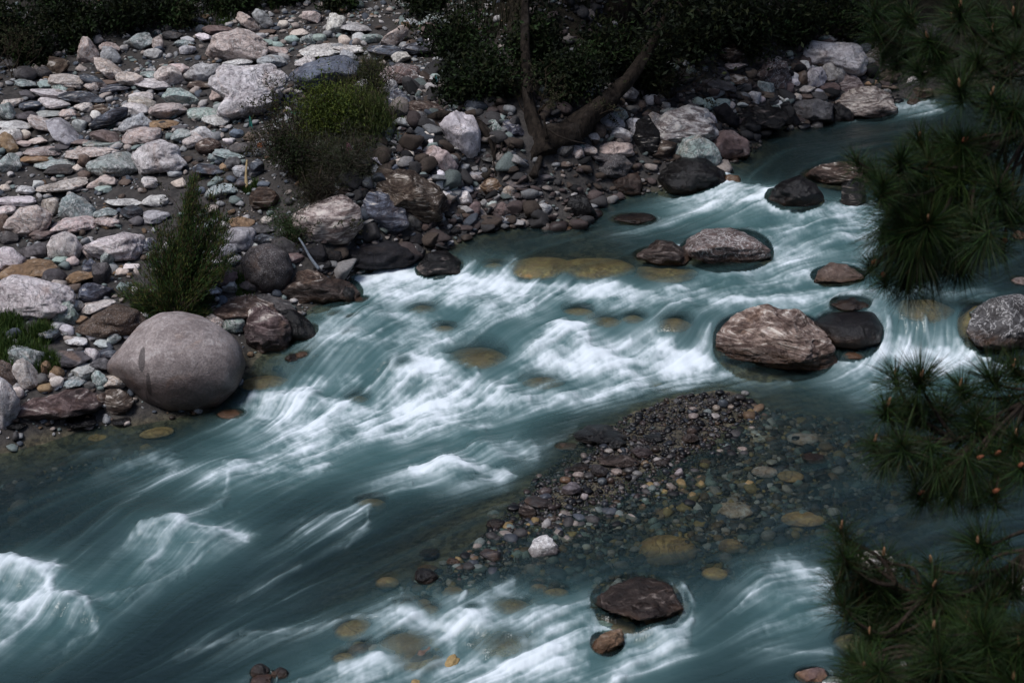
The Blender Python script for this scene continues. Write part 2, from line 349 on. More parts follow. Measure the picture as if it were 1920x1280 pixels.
def add_rock(cx, cy, w, h, rot, col, shape, seed, poly=None, mat=None, wet=None, lift=0, collect=None, name='stone', sub=None, sink=.44, rust=None, jitter=.12):
    rng = np.random.default_rng(seed)
    if col == 'Y' or wet == 'under': shape = 's'
    hh = h if not rot else abs(h*math.cos(math.radians(rot)))+.6*abs(w*math.sin(math.radians(rot)))
    sub_m = col in 'Y' or wet == 'under'
    P = hit(cx, cy+sink*hh*1.1)
    if sub_m:                                # under the surface: stand it on the bed
        wz = float(look(W_GRID, P[0], P[1])); P = at_z(cx, cy+.1*h, wz-.05)
    dep = depth_of(P); m = dep/FPX
    a = w/2*m; b = hh/2*m
    dep2 = dep+.36*min(a, 2*b)*CS
    m = dep2/FPX
    if sub is None: sub = 5 if w > 85 else 4 if w > 34 else 3
    v, f, (a, d, hz) = rock_mesh(name, w, h, m, rot, shape, rng, sub, poly, None, (cx, cy))
    C = at_depth(cx, cy, dep2)+np.array([0, 0, lift])
    gz = float(look(G_GRID, C[0], C[1])); wz = float(look(W_GRID, C[0], C[1])); DD = float(look(D_GRID, C[0], C[1]))
    if sub_m: C[2] = wz-v[:, 2].max()-.02+lift
    zw = v[:, 2]+C[2]
    wl = np.zeros(len(v)); ru = np.zeros(len(v))
    if DD < .22 or wet:
        nz = fbm(v*2.5+seed % 97, 3, 5)*.07+fbm(v*1.1+seed % 31, 2, 8)*.10
        top = {'K': 9., None: .13, 'low': .05, 'half': .30, 'high': .5, 'deep': .62, 'under': 9., 'dry': -9}.get(wet, .13)
        if col == 'K': top = 9.
        wl = sstep(top+(.30 if wet == 'deep' else .10), top-(.2 if wet == 'deep' else .06), zw-wz+nz)  # 'deep' climbs above the real damp, painting in shade from the overhang
        if col in 'Y' or wet == 'under': wl = wl*.25
        ru = sstep(.10, -.02, zw-wz+nz*.6)*((.35 if col == 'K' else .8) if rust is None else rust)
    tone = np.array(PAL[col])*(1+rng.uniform(-jitter, jitter))*(1+rng.uniform(-.04, .04, 3))
    if mat is None: mat = {'W': 'marble', 'P': 'marble', 'G': 'marble', 'L': 'plain', 'B': 'strata', 'N': 'strata'}.get(col, 'plain')
    if mat == 'strata' and w < 30: mat = 'plain'
    base = np.array([C[0], C[1], C[2]+v[:, 2].min()])
    if collect is not None:
        collect.append((v+C, f, tone, wl)); return None
    me = mesh_np(name, v+C-base, [f], True, {'wet': wl, 'rust': ru}, RM[mat])
    o = link(name, me, None, base); o.color = (*np.clip(tone, .02, .85), 1)
    ROCKS.append(dict(c=C, a=a, d=d, h=v[:, 2].max(), sub=sub_m, D=DD, wz=wz, o=o, px=(cx, cy), w=w, hpx=h))
    return o

# ---- boulders with outlines of their own: name of look, outline in photo pixels, stone, shape, rock kind, wetness, label, short name
H = []
def hero(s, poly, col, shape, mat, label, lm=None, wet=None, **k):
    P = np.array([[float(q) for q in e.split(',')] for e in poly.split()])
    H.append((P, s, col, shape, mat, label, lm, wet, k))
LB, RB, RV, GB = 'boulders on the left bank', 'boulders on the far right bank', 'rocks standing in the river', 'stones on the gravel bar'
c1 = lambda t, ox, oy, s=3.0: ' '.join('%.1f,%.1f' % (float(e.split(',')[0])/s+ox, float(e.split(',')[1])/s+oy) for e in t.split())
# left bank
hero(LB, c1('605,870 640,800 720,700 800,600 900,555 1000,548 1120,575 1250,640 1340,730 1380,840 1350,980 1250,1085 1120,1110 1000,1110 850,1070 720,970 640,915', 0, 400), 'S', 's', 'stained',
     'huge smooth rounded grey-brown boulder at the water, two dark stains on its face', 'huge smooth grey boulder', 'deep', sub=6, rust=.2, sink=.44)  # 'deep': wet waterline plus painted shade on the overhung lower face
hero(LB, c1('-40,400 60,345 200,375 380,420 405,480 380,560 260,600 100,610 -40,580', 0, 400), 'W', 'f', 'marble', 'big white slab boulder at the left edge behind the green grass', 'big white slab by the grass')
hero(LB, c1('455,665 540,560 640,515 760,550 810,610 740,675 600,690', 0, 400), 'N', 'r', 'granite', 'low domed brown boulder tucked behind the huge smooth grey boulder', 'domed brown boulder')
hero(LB, c1('20,340 60,280 165,252 260,265 315,310 290,360 165,378 60,370', 0, 400), 'O', 'r', 'plain', 'smooth tan egg-shaped boulder above the big white slab', 'smooth tan boulder')
hero(LB, c1('275,180 300,130 360,108 420,130 450,190 430,250 360,268 290,250', 0, 400), 'W', 'r', 'marble', 'round pinkish-white boulder behind the smooth tan boulder', 'round pinkish-white boulder')
hero(LB, c1('-20,230 20,200 70,200 140,260 130,300 60,320 0,350 -30,320', 0, 400), 'W', 'a', 'marble', 'jagged white rock cut by the left edge above the big white slab')
hero(LB, c1('490,200 560,140 680,108 790,130 800,220 760,260 640,270 540,240', 0, 400), 'W', 'a', 'marble', 'white angular block with a pink patch left of the green shrub', 'white block with pink patch')
hero(LB, '12,425 40,392 70,388 98,402 88,428 62,446 30,448', 'P', 'a', 'marble', 'pale faceted boulder near the left edge, left of the flat cream block', 'pale faceted boulder')
hero(LB, c1('300,70 350,20 480,10 545,50 530,95 420,112 310,105', 0, 400), 'P', 'f', 'marble', 'flat layered cream block right of the pale faceted boulder', 'flat cream block')
hero(LB, c1('345,1190 365,1120 410,1095 470,1120 530,1170 535,1230 440,1245 350,1225', 0, 0), 'G', 'a', 'marble', 'greenish pointed boulder standing behind the flat cream block', 'greenish pointed boulder')
hero(LB, c1('1155,290 1200,205 1330,155 1400,175 1480,230 1520,310 1470,350 1300,335 1200,325', 0, 0), 'P', 'a', 'marble', 'large pale pink triangular boulder near the dark forest edge', 'pink triangular boulder')
hero(LB, c1('1190,460 1240,365 1400,370 1510,370 1600,430 1580,520 1520,600 1480,640 1380,660 1290,680 1230,650 1290,560 1200,500', 0, 0), 'W', 'f', 'marble', 'huge sloping whitish slab left of the yellow-green bush', 'huge sloping whitish slab', sub=6)
hero(LB, c1('1680,285 1740,240 1860,238 1960,250 1960,300 1860,330 1740,335', 0, 0), 'W', 'f', 'marble', 'long flat white boulder right of the pink triangular boulder', 'long flat white boulder')
hero(LB, c1('1640,440 1700,360 1800,320 1920,310 2010,360 2010,440 1900,490 1740,510', 0, 0), 'B', 'r', 'plain', 'big smooth blue-grey boulder behind the yellow-green bush', 'big blue-grey boulder')
hero(LB, c1('745,875 800,812 900,790 1000,830 1010,880 1060,930 1020,965 900,970 800,985 775,930', 0, 0), 'W', 'f', 'marble', 'big white slab with rusty swirl, behind the greenish white-veined boulder', 'white slab with rusty swirl')
hero(LB, c1('503,920 560,880 690,850 780,905 795,960 720,995 600,995 520,960', 0, 0), 'G', 'r', 'marble', 'rounded greenish boulder with white veins beside the rusty-swirl slab', 'greenish veined boulder')
hero(LB, c1('225,1060 330,1010 460,988 492,1030 440,1075 330,1085 240,1080', 0, 0), 'P', 'f', 'marble', 'long peach-coloured boulder lying left of the orange-ended block', 'long peach boulder')
hero(LB, c1('500,1035 590,980 655,1010 660,1040 560,1060 505,1060', 0, 0), 'P', 'a', 'plain', 'pale block with an orange end in front of the greenish veined boulder', 'orange-ended block')
hero(LB, c1('912,540 940,490 1010,490 1090,540 1145,595 1080,610 960,590', 0, 0), 'G', 'a', 'marble', 'greenish wedge-shaped boulder left of the huge sloping whitish slab', 'greenish wedge boulder')
hero(LB, c1('510,715 560,660 650,610 705,605 700,650 640,700 560,730', 0, 0), 'B', 'r', 'strata', 'dark blue-grey tapered boulder leaning up to the right amid pale stones', 'dark tapered boulder')
hero(LB, c1('675,720 720,670 790,640 850,690 840,720 740,750 690,745', 0, 0), 'L', 'a', 'marble', 'light grey angular boulder right of the dark tapered boulder', 'light grey angular boulder')
hero(LB, c1('690,760 720,730 800,712 890,730 895,780 850,815 740,815 700,800', 0, 0), 'P', 'a', 'marble', 'rough cream boulder just behind the white slab with rusty swirl', 'rough cream boulder')
hero(LB, c1('1325,105 1345,68 1390,85 1440,130 1470,180 1420,180 1360,140', 0, 0), 'P', 'f', 'marble', 'pale leaning slab above the pink triangular boulder', 'pale leaning slab')
hero(LB, c1('1420,80 1445,52 1490,70 1540,130 1550,165 1480,160 1440,120', 0, 0), 'L', 'f', 'plain', 'grey leaning slab at the forest edge beside the pale leaning slab')
hero(LB, c1('430,330 470,220 500,215 550,300 540,350 480,360', 0, 0), 'P', 'a', 'marble', 'upright two-toned boulder near the forest edge at the left', 'upright two-toned boulder')
hero(LB, c1('270,230 310,195 390,195 420,230 415,280 350,290 285,280', 0, 0), 'D', 'r', 'granite', 'round grey boulder among dark leaves at the left forest edge')
hero(LB, c1('1040,420 1100,370 1220,360 1230,400 1190,450 1110,465 1050,450', 0, 0), 'L', 'a', 'marble', 'light greenish block touching the upper end of the huge sloping slab')
hero(LB, c1('1180,555 1200,500 1250,480 1280,520 1265,560 1220,575', 0, 0), 'P', 'a', 'plain', 'cream triangular rock propped against the huge sloping whitish slab')
hero(LB, c1('1162,1105 1190,1050 1260,1030 1330,1045 1342,1085 1250,1100 1180,1115', 0, 0), 'G', 'r', 'marble', 'humped greenish-white boulder right of the green shrub top', 'humped greenish boulder')
hero(LB, c1('1365,270 1420,200 1520,180 1610,230 1637,320 1605,420 1500,455 1400,410', 0, 400), 'D', 's', 'granite', 'dark rounded charcoal boulder right of the green shrub', 'dark charcoal boulder', 'high')
hero(LB, c1('1600,430 1630,300 1720,290 1850,350 1960,390 2010,440 2000,490 1850,510 1700,515', 0, 400), 'N', 'a', 'strata', 'brown ridged wedge boulder at the water right of the charcoal boulder', 'brown wedge boulder', 'half')
hero(LB, c1('1165,580 1250,480 1380,448 1500,490 1560,550 1480,580 1300,600', 0, 400), 'N', 'r', 'strata', 'humped brown boulder behind the small blue-green stone by the river', 'humped brown boulder')
hero(LB, c1('1375,640 1400,550 1480,525 1600,580 1640,660 1610,770 1480,785 1400,730', 0, 400), 'M', 'a', 'strata', 'purple-brown ridged boulder with a white streak at the river edge', 'ridged purple-brown boulder', 'half')
hero(LB, c1('1560,570 1650,545 1740,610 1780,690 1740,735 1650,720', 0, 400), 'K', 'r', 'plain', 'black wet boulder leaning into the water right of the ridged purple-brown boulder')
hero(LB, c1('1380,450 1480,440 1620,490 1685,555 1610,560 1480,500', 0, 400), 'D', 'f', 'plain', 'flat dark stone lying on top behind the humped brown boulder', None, 'dry')
hero(LB, '545,415 590,375 640,368 672,393 676,428 645,455 580,455 552,440', 'P', 'r', 'strata', 'large whitish streaked boulder below the tangled bush', 'whitish streaked boulder')
hero(LB, c1('100,1160 160,1100 260,1108 340,1190 362,1260 300,1300 200,1290 130,1240', 640, 0), 'B', 'r', 'strata', 'dark blue streaked boulder right of the whitish streaked boulder', 'dark blue streaked boulder')
hero(LB, c1('330,1190 400,1180 455,1240 440,1290 360,1290', 640, 0), 'D', 'r', 'plain', 'small dark round boulder pressed against the dark blue streaked boulder')
hero(LB, c1('180,1005 230,968 400,985 520,1060 575,1150 565,1240 440,1250 330,1185 210,1090', 640, 0), 'N', 'f', 'strata', 'long brown layered ledge rock sloping down toward the river', 'brown layered ledge')
hero(LB, c1('565,760 590,725 650,677 740,700 775,790 765,900 725,940 680,910 620,850', 640, 0), 'W', 'f', 'plain', 'tall white faceted slab propped upright near the twisted tree', 'tall white faceted slab', lift=.12)
hero(LB, c1('450,890 520,825 600,865 650,935 610,990 510,970', 640, 0), 'P', 'a', 'plain', 'cream-grey boulder left of the tall white faceted slab', 'cream-grey boulder')
hero(LB, c1('785,1050 830,1000 890,1005 915,1050 870,1100 810,1095', 640, 0), 'O', 'a', 'strata', 'tan blocky stone at the tip of the bank below the tall white slab', 'tan blocky stone')
hero(LB, c1('205,460 240,380 330,358 430,375 440,440 360,475 270,478', 640, 0), 'M', 'r', 'marble', 'big reddish-brown boulder under the dark branches right of the bush', 'big reddish-brown boulder')
hero(LB, c1('225,255 270,190 340,150 375,175 360,215 300,260', 640, 0), 'P', 'a', 'marble', 'cream leaning boulder near the top beside the dark foliage', 'cream leaning boulder')
hero(LB, c1('75,480 110,450 170,448 220,500 190,530 110,530', 640, 0), 'L', 'r', 'marble', 'pale blue-white domed stone right of the yellow-green bush', 'pale domed stone')
hero(LB, c1('10,170 130,120 240,140 400,190 435,240 350,295 150,300 40,265', 640, 400), 'K', 'r', 'plain', 'wide black wet boulder at the water below the dark blue streaked boulder', 'wide black boulder')
hero(LB, c1('110,1080 170,1030 300,1000 450,975 540,1020 565,1090 470,1135 250,1150 120,1135', 0, 400), 'M', 'r', 'strata', 'long dark purple wet boulder left of the huge smooth grey boulder', 'long purple boulder', 'half')
hero(LB, c1('-60,1000 0,925 60,960 105,1040 90,1130 30,1240 -60,1250', 0, 400), 'W', 'r', 'marble', 'pale mottled boulder cut by the left edge at the waterline', 'pale mottled edge boulder', 'low')
hero(LB, c1('-40,880 0,830 60,850 105,930 100,1000 30,940 -40,950', 0, 400), 'N', 'r', 'granite', 'brown boulder at the left edge behind the pale mottled boulder')
hero(LB, c1('32,770 60,750 110,750 250,785 255,850 150,880 70,850', 0, 400), 'G', 'a', 'marble', 'greenish-white angular boulder in front of the green grass', 'greenish-white angular boulder')
hero(LB, c1('295,560 340,500 390,500 440,575 420,625 350,630 300,600', 0, 400), 'G', 'a', 'marble', 'greenish grey pyramid stone right of the big white slab', 'greenish pyramid stone')
# far right bank
hero(RB, c1('650,300 720,240 850,248 960,258 1002,330 985,415 920,420 800,380 700,365', 1280, 0), 'W', 'r', 'marble', 'largest whitish cracked boulder topping the heap on the far bank', 'largest whitish boulder', sub=5)
hero(RB, c1('785,390 820,345 870,335 905,400 890,455 820,470', 1280, 0), 'W', 'r', 'marble', 'rounded white boulder in front of the largest whitish boulder', 'rounded white boulder')
hero(RB, c1('690,440 720,400 770,390 800,440 780,475 720,490', 1280, 0), 'W', 'a', 'marble', 'white angular boulder left of the rounded white boulder')
hero(RB, c1('870,480 910,420 960,430 1015,500 990,520 920,525', 1280, 0), 'P', 'a', 'strata', 'white and maroon streaked rock right below the rounded white boulder')
hero(RB, c1('390,425 480,340 560,370 605,440 565,500 450,490', 1280, 0), 'M', 'a', 'marble', 'triangular brown-grey boulder left of the heap of white boulders', 'triangular brown-grey boulder')
hero(RB, c1('860,580 950,520 1060,508 1150,540 1167,640 1110,662 960,650 880,640', 1280, 0), 'P', 'a', 'strata', 'broad pinkish-brown boulder at the head of the still pool', 'broad pinkish-brown boulder', 'low', rust=.3)
hero(RB, c1('610,590 680,563 770,558 830,600 825,680 690,690 630,650', 1280, 0), 'D', 'a', 'plain', 'dark grey flat-topped boulder at the pool edge left of the broad pinkish boulder', 'dark flat-topped boulder', 'low', rust=.2)
hero(RB, c1('835,610 880,590 950,640 940,690 860,690', 1280, 0), 'K', 'r', 'plain', 'black wet boulder between the two pool-edge boulders', None)
hero(RB, c1('300,640 400,585 520,620 570,680 500,730 380,710', 1280, 0), 'K', 'f', 'strata', 'long blackish slab at the pool edge under the scatter of white stones', 'long blackish slab')
hero(RB, c1('185,620 240,595 310,670 290,710 220,690', 1280, 0), 'K', 'r', 'plain', 'blackish boulder left of the long blackish slab')
hero(RB, c1('305,710 370,665 430,720 410,755 330,755', 1280, 0), 'K', 'r', 'plain', 'blackish rounded boulder at the waterline below the long blackish slab')
hero(RB, c1('560,600 600,590 660,690 640,720 580,690', 1280, 0), 'K', 'a', 'plain', 'dark leaning boulder left of the dark flat-topped boulder')
hero(RB, '1228,243 1250,215 1290,202 1320,208 1332,240 1342,255 1305,264 1245,260', 'W', 'f', 'strata', 'white layered slab boulder overhanging the bank above the small falls', 'white layered slab')
hero(RB, '1274,290 1285,265 1310,258 1335,272 1346,298 1335,310 1290,308', 'G', 'r', 'marble', 'greenish rounded boulder on the bank below the white layered slab', 'greenish rounded boulder', 'low')
hero(RB, '1330,275 1345,252 1372,250 1395,270 1396,290 1360,296', 'M', 'a', 'plain', 'purplish rough boulder at the pool edge beside the greenish rounded boulder', None, 'low')
hero(RB, '1246,335 1258,312 1285,302 1320,304 1346,325 1350,350 1320,362 1265,358', 'K', 'r', 'plain', 'smooth black boulder beside the small white fall', 'smooth black boulder')
hero(RB, c1('1020,360 1050,300 1110,285 1190,330 1180,380 1080,400', 1280, 0), 'M', 'a', 'marble', 'brownish boulder in shade right of the largest whitish boulder', 'shaded brownish boulder')
hero(RB, c1('1100,430 1150,395 1200,410 1195,460 1130,465', 1280, 0), 'N', 'r', 'plain', 'brown boulder by the upper rapid behind the pine')
hero(RB, c1('1290,190 1320,140 1390,135 1440,180 1400,215 1330,215', 1280, 0), 'D', 'a', 'granite', 'grey boulder far upstream seen through the pine needles')
hero(RB, '1110,300 1125,290 1160,290 1178,310 1165,332 1130,330', 'D', 'r', 'granite', 'dark mossy boulder at the waterline right of the twisted tree', 'dark mossy boulder')
hero(RB, '1115,275 1140,266 1178,270 1182,290 1150,297 1120,292', 'P', 'r', 'plain', 'pale long boulder resting above the dark mossy boulder', 'pale long boulder')
hero(RB, '1190,260 1196,235 1215,226 1232,250 1228,285 1200,295', 'K', 'a', 'strata', 'tall dark leaning boulder left of the white layered slab', 'tall dark boulder')
hero(RB, '1145,345 1160,328 1190,327 1200,345 1195,362 1160,362', 'N', 'r', 'plain', 'brown wet boulder with orange base in the shallows of the far bank', 'brown wet boulder', 'half')
hero(RB, '1066,392 1072,372 1095,368 1105,385 1115,400 1090,408', 'K', 'r', 'plain', 'brown-black wet rock at the tip of the far bank', None)
# in the river
hero(RV, '1338,645 1345,612 1372,592 1400,574 1440,568 1465,580 1500,578 1540,610 1552,640 1568,682 1540,702 1470,697 1400,685 1352,668', 'H', 'a', 'strata', 'largest midstream boulder, ridged brown with a white face', 'largest midstream boulder', 'low', sub=6, sink=.44)
hero(RV, '1275,478 1288,446 1325,425 1375,424 1415,445 1437,470 1448,490 1400,498 1330,498', 'M', 'a', 'marble', 'purplish humped boulder standing in midstream above the yellow ledge', 'purplish midstream boulder', 'low')
hero(RV, '1188,482 1210,465 1232,447 1262,452 1285,470 1300,488 1285,502 1230,498', 'N', 'r', 'strata', 'brown boulder touching the left end of the purplish midstream boulder', 'brown midstream boulder', 'half')
hero(RV, '1178,525 1200,500 1260,498 1312,512 1300,528 1260,548 1222,552', 'Y', 'r', 'plain', 'yellow-brown shelf rock washed by water below the brown midstream boulder', 'yellow shelf rock', sub=5)
hero(RV, '1522,531 1532,507 1560,490 1590,495 1610,510 1622,524 1570,533', 'N', 'r', 'plain', 'small brown domed rock splitting the current left of the pine', 'small domed rock', 'low')
hero(RV, '1557,572 1575,557 1605,555 1637,575 1620,582 1575,582', 'K', 'r', 'plain', 'black cap rock sitting behind the smooth black falls boulder')
hero(RV, '1522,605 1560,585 1640,583 1656,612 1648,645 1605,656 1555,650', 'K', 's', 'plain', 'smooth black wet boulder right of the largest midstream boulder', 'black falls boulder')
hero(RV, '1800,625 1830,580 1868,556 1925,550 1960,600 1950,650 1880,662 1825,652', 'D', 'a', 'marble', 'dark and white blotched boulder at the right edge by the wide fall', 'blotched boulder', 'low')
hero(RV, '1778,648 1785,610 1830,575 1850,610 1830,655', 'Y', 'r', 'plain', 'yellowish wet rock under the wide fall, left of the blotched boulder')
hero(RV, '1660,625 1690,590 1750,590 1790,610 1780,650 1720,658 1675,650', 'Y', 'r', 'plain', 'yellowish rock under the thin veil of the wide fall')
hero(RV, '1447,372 1465,345 1500,333 1525,347 1533,370 1520,385 1470,385', 'K', 'r', 'plain', 'dark wet boulder in the middle of the small upstream falls', 'dark falls boulder', 'half')
hero(RV, '1520,328 1545,310 1590,306 1618,320 1622,342 1580,347 1540,342', 'N', 'f', 'strata', 'flat brown boulder capping the small upstream falls', 'flat brown cap boulder', 'low')
hero(RV, '1576,388 1578,345 1600,338 1622,345 1622,385 1600,392', 'K', 'a', 'strata', 'black and orange upright rock under the flat brown cap boulder')
hero(RV, '1148,412 1160,402 1190,398 1225,402 1230,414 1190,422', 'K', 'r', 'plain', 'low dark brown rock awash in the upper rapids')
hero(RV, '788,500 805,478 832,472 856,490 860,512 825,518 800,515', 'K', 'r', 'strata', 'black rock with water spilling over, right of the wide black boulder', 'black spill rock')
hero(RV, '1072,815 1100,797 1140,797 1182,822 1140,830 1085,827', 'K', 'r', 'strata', 'dark rock with pale rim at the upper left of the gravel bar', 'dark pale-rimmed rock', 'low')
hero(RV, '1108,1130 1140,1102 1200,1089 1258,1098 1278,1135 1270,1157 1200,1152 1140,1142', 'N', 'a', 'strata', 'brown layered rock with water curling round it near the bottom', 'brown layered rapid rock', 'half', sub=5)
hero(RV, '1107,1212 1125,1190 1165,1178 1170,1200 1150,1222 1122,1226', 'O', 'a', 'plain', 'small tan rock jutting from the foam at the bottom', 'small tan rock', 'low')
hero(GB, '990,1030 1000,1010 1025,1003 1045,1020 1052,1040 1030,1050 1000,1048', 'W', 'a', 'granite', 'mossy white-topped stone standing in clear shallows below the gravel bar', 'mossy white-topped stone', 'low', rust=0)
# ---- smaller stones: cx cy w h turn colour shape, in units of photo pixels * scale
AUTO = []
def auto(group, ox, oy, sc, txt, wet=None, name='stone'):
    for e in txt.strip().split('\n'):
        for it in e.split(';'):
            q = it.split()
            if not q: continue
            cx, cy, w, h, rot = [float(z) for z in q[:5]]
            AUTO.append((group, cx/sc+ox, cy/sc+oy, w/sc, h/sc, rot, q[5], q[6], q[7] if len(q) > 7 else wet, name))
LS, RS, VS, SS = 'stones of the left bank boulder field', 'stones on the far right bank', 'stones in the shallow river edge', 'stones showing under the water'
auto(LS, 0, 0, 3, '''
1215 168 150 52 -5 M f; 1110 115 112 42 -20 B r; 785 237 130 84 5 G r; 885 245 62 72 0 P a; 865 300 82 60 0 L r; 970 200 92 46 0 D r; 1040 248 92 42 0 G a; 1052 282 82 48 0 L r
210 240 105 84 -10 B r; 620 270 92 50 -10 P a; 622 312 92 72 -20 L a; 327 375 98 86 -10 N a; 145 415 102 66 -10 D s; 250 411 76 62 0 D r; 45 358 80 52 0 D r
372 455 182 76 -10 P f; 290 525 172 60 -12 W f; 465 550 205 72 -6 B f; 528 458 132 50 -25 B r; 520 490 76 52 0 P r; 640 500 152 52 0 B r; 605 385 165 76 -28 P a; 735 450 112 72 -25 P a
860 475 192 66 0 W f; 945 425 132 112 0 P a; 1115 482 132 46 0 N f; 1330 352 142 52 0 W a; 1540 345 142 66 -5 L a; 1560 287 132 54 -8 P a; 1730 350 112 56 0 W r; 795 543 112 48 0 W f
800 582 124 62 -20 P a; 950 620 172 84 0 P a; 765 612 124 66 -10 W r; 605 765 142 66 -15 M r; 1030 760 116 64 10 G a; 1088 796 102 60 15 W r; 1172 825 112 76 0 N s; 920 697 132 52 0 O f; 1140 642 142 60 0 G f
1380 1030 95 60 0 B f; 850 1030 84 58 -15 W a; 322 922 192 54 0 G f; 330 958 142 60 0 D f; 205 895 152 48 0 O f; 515 855 235 72 5 P f; 470 908 66 66 0 N a; 245 850 172 56 0 P f; 78 705 152 58 -5 W f
75 757 106 70 -20 W r; 142 760 60 48 0 P r; 235 695 160 66 -25 P a; 350 735 185 92 -38 L a; 45 805 120 84 -35 O a; 130 806 86 36 0 P f; 220 792 88 38 0 P f; 32 628 88 88 -15 G a; 165 597 132 58 5 B a
80 577 112 52 0 P f; 297 580 152 62 -12 W a; 150 655 102 50 0 D r; 470 606 92 48 0 P a; 570 622 82 56 0 N r; 538 652 52 46 0 W a; 450 707 62 66 0 L a; 500 690 72 58 0 D r; 50 922 112 92 0 G a
147 1070 86 46 0 W f; 85 1130 182 52 0 W f; 42 1182 92 46 0 P r; 290 1165 94 90 0 P a; 600 1197 112 52 0 G f; 688 1140 186 46 0 W f; 742 1190 106 66 0 B r; 880 1127 132 58 0 W f; 870 1217 142 70 10 L a
1180 955 150 58 -10 B f; 1210 890 82 48 -15 G a; 1292 867 142 50 -8 G f; 1318 922 84 60 0 D r; 1262 943 52 42 0 O a; 1442 950 72 82 0 B a; 1490 1125 132 116 0 N a dry; 1215 682 122 62 0 W a; 1140 748 112 66 -10 W a; 1350 836 92 52 0 D s
548 227 58 40 0 P r; 1155 210 92 42 -8 W a; 1690 185 92 42 0 P r; 1592 140 54 42 0 P a; 1640 222 72 40 0 G r; 1740 222 82 52 0 G r; 1802 216 72 44 -20 G a; 1762 95 102 58 -10 P a; 1890 140 92 94 0 W a; 1510 180 82 30 0 N f
1490 242 92 42 0 G r; 860 422 112 42 -8 G f; 1000 396 102 62 0 P a; 270 640 122 42 0 L f; 345 826 72 36 0 D r; 252 475 82 42 0 G f; 350 497 92 48 -10 G a; 142 470 104 42 -15 G f; 155 532 82 36 -20 D f
582 812 172 42 0 G f; 460 798 112 34 0 M f; 640 828 82 30 0 B f; 385 640 86 48 0 P r; 610 466 84 30 0 N r; 1465 205 62 38 0 L r; 1060 228 64 42 0 L a; 1570 250 66 36 0 G r; 1010 718 88 32 0 D f
590 1065 86 36 0 G f; 420 1062 74 36 0 D f; 1360 965 96 60 0 L r; 980 975 70 40 0 L r; 1480 1040 60 36 0 B r; 1240 605 66 50 0 L r; 1330 750 64 46 0 B a; 1400 770 60 44 0 N a; 1280 795 50 36 0 W r
700 1025 62 34 0 N f; 1010 1030 76 48 0 P a; 1120 1075 60 40 0 B r; 770 1245 70 46 0 D r; 30 1060 50 40 0 P r; 210 1040 60 40 0 L r; 475 985 60 42 0 N r; 430 950 62 40 0 P a''')
auto(LS, 640, 0, 3, '''
228 902 116 66 -35 L a; 278 490 62 66 0 W a; 330 572 132 106 -15 B a; 490 390 104 56 10 B a; 462 440 92 54 8 W a; 522 440 62 42 0 G a; 462 610 192 88 -5 N f; 440 672 112 66 0 D a; 360 692 112 50 -8 L f
75 155 152 58 -8 L a; 45 278 142 52 0 W f; 30 360 116 120 0 L r; 245 290 192 76 -8 B r; 360 322 46 28 0 W r; 430 272 142 66 5 B f; 550 132 142 84 -15 G a; 510 226 62 40 0 W r; 510 166 92 76 0 M r; 392 130 76 42 0 L r; 560 332 82 40 0 L a
410 840 66 52 0 W r; 500 767 72 50 -15 P a; 522 802 62 46 -15 W a; 555 1040 66 54 0 L r; 688 1122 92 78 0 W a; 540 985 66 54 0 W r; 950 1085 66 62 -20 P a; 745 985 96 54 0 L a; 842 1140 62 34 0 L r; 922 1188 82 88 0 M a; 742 1190 66 84 0 M a
862 720 96 72 -25 G a; 970 722 112 70 -20 B a; 825 888 92 56 0 D a; 700 1200 60 50 0 N r; 1140 1180 82 60 0 L a; 700 1062 66 40 0 L r; 625 1055 56 40 0 G r; 610 940 50 40 0 G r; 455 940 66 52 0 G r; 470 1010 70 40 0 P r; 395 990 60 36 -15 W f
340 920 60 50 0 P a; 300 945 66 44 0 B f; 660 1035 50 36 0 D r; 590 1090 56 40 0 W r; 770 1065 60 40 0 P r; 430 1110 50 40 0 L r; 640 900 76 56 0 L r; 595 790 60 46 20 D a; 380 870 50 60 20 P a; 820 1190 70 50 0 K r; 1010 1210 80 50 0 K a; 870 1250 80 40 0 N r low
120 1250 60 56 0 P r; 470 1270 70 50 0 N r; 340 320 90 60 0 W r; 170 215 100 50 0 G r; 100 215 70 50 0 L r; 20 230 60 50 0 P r; 610 265 60 40 0 B r; 580 210 60 50 0 L a''')
auto(RS, 640, 0, 3, '''
1340 562 104 96 0 D a; 1595 522 112 62 -8 L a; 1245 830 96 86 0 D r; 1510 688 132 86 -25 L a; 1560 640 82 60 -10 G a; 1652 712 86 88 20 W a; 1560 752 112 76 -5 W a; 1762 672 82 62 -20 P a; 1440 870 190 60 -25 D f; 1375 845 96 56 -15 P a; 1330 865 60 66 0 P a
1812 840 132 112 0 N a; 1735 560 62 52 0 W a; 1790 562 62 36 0 D r; 1400 495 56 46 0 L a; 1345 445 56 46 0 L a; 1385 525 50 36 0 W a; 1325 420 44 34 0 L r; 1250 930 66 36 0 N r; 1150 1000 70 36 0 D r; 1680 590 50 40 0 N a; 1630 620 60 40 0 D r; 1450 740 60 66 0 N r; 1420 780 56 50 0 P a; 1850 640 90 60 0 L a; 1000 1040 130 60 0 D a''')
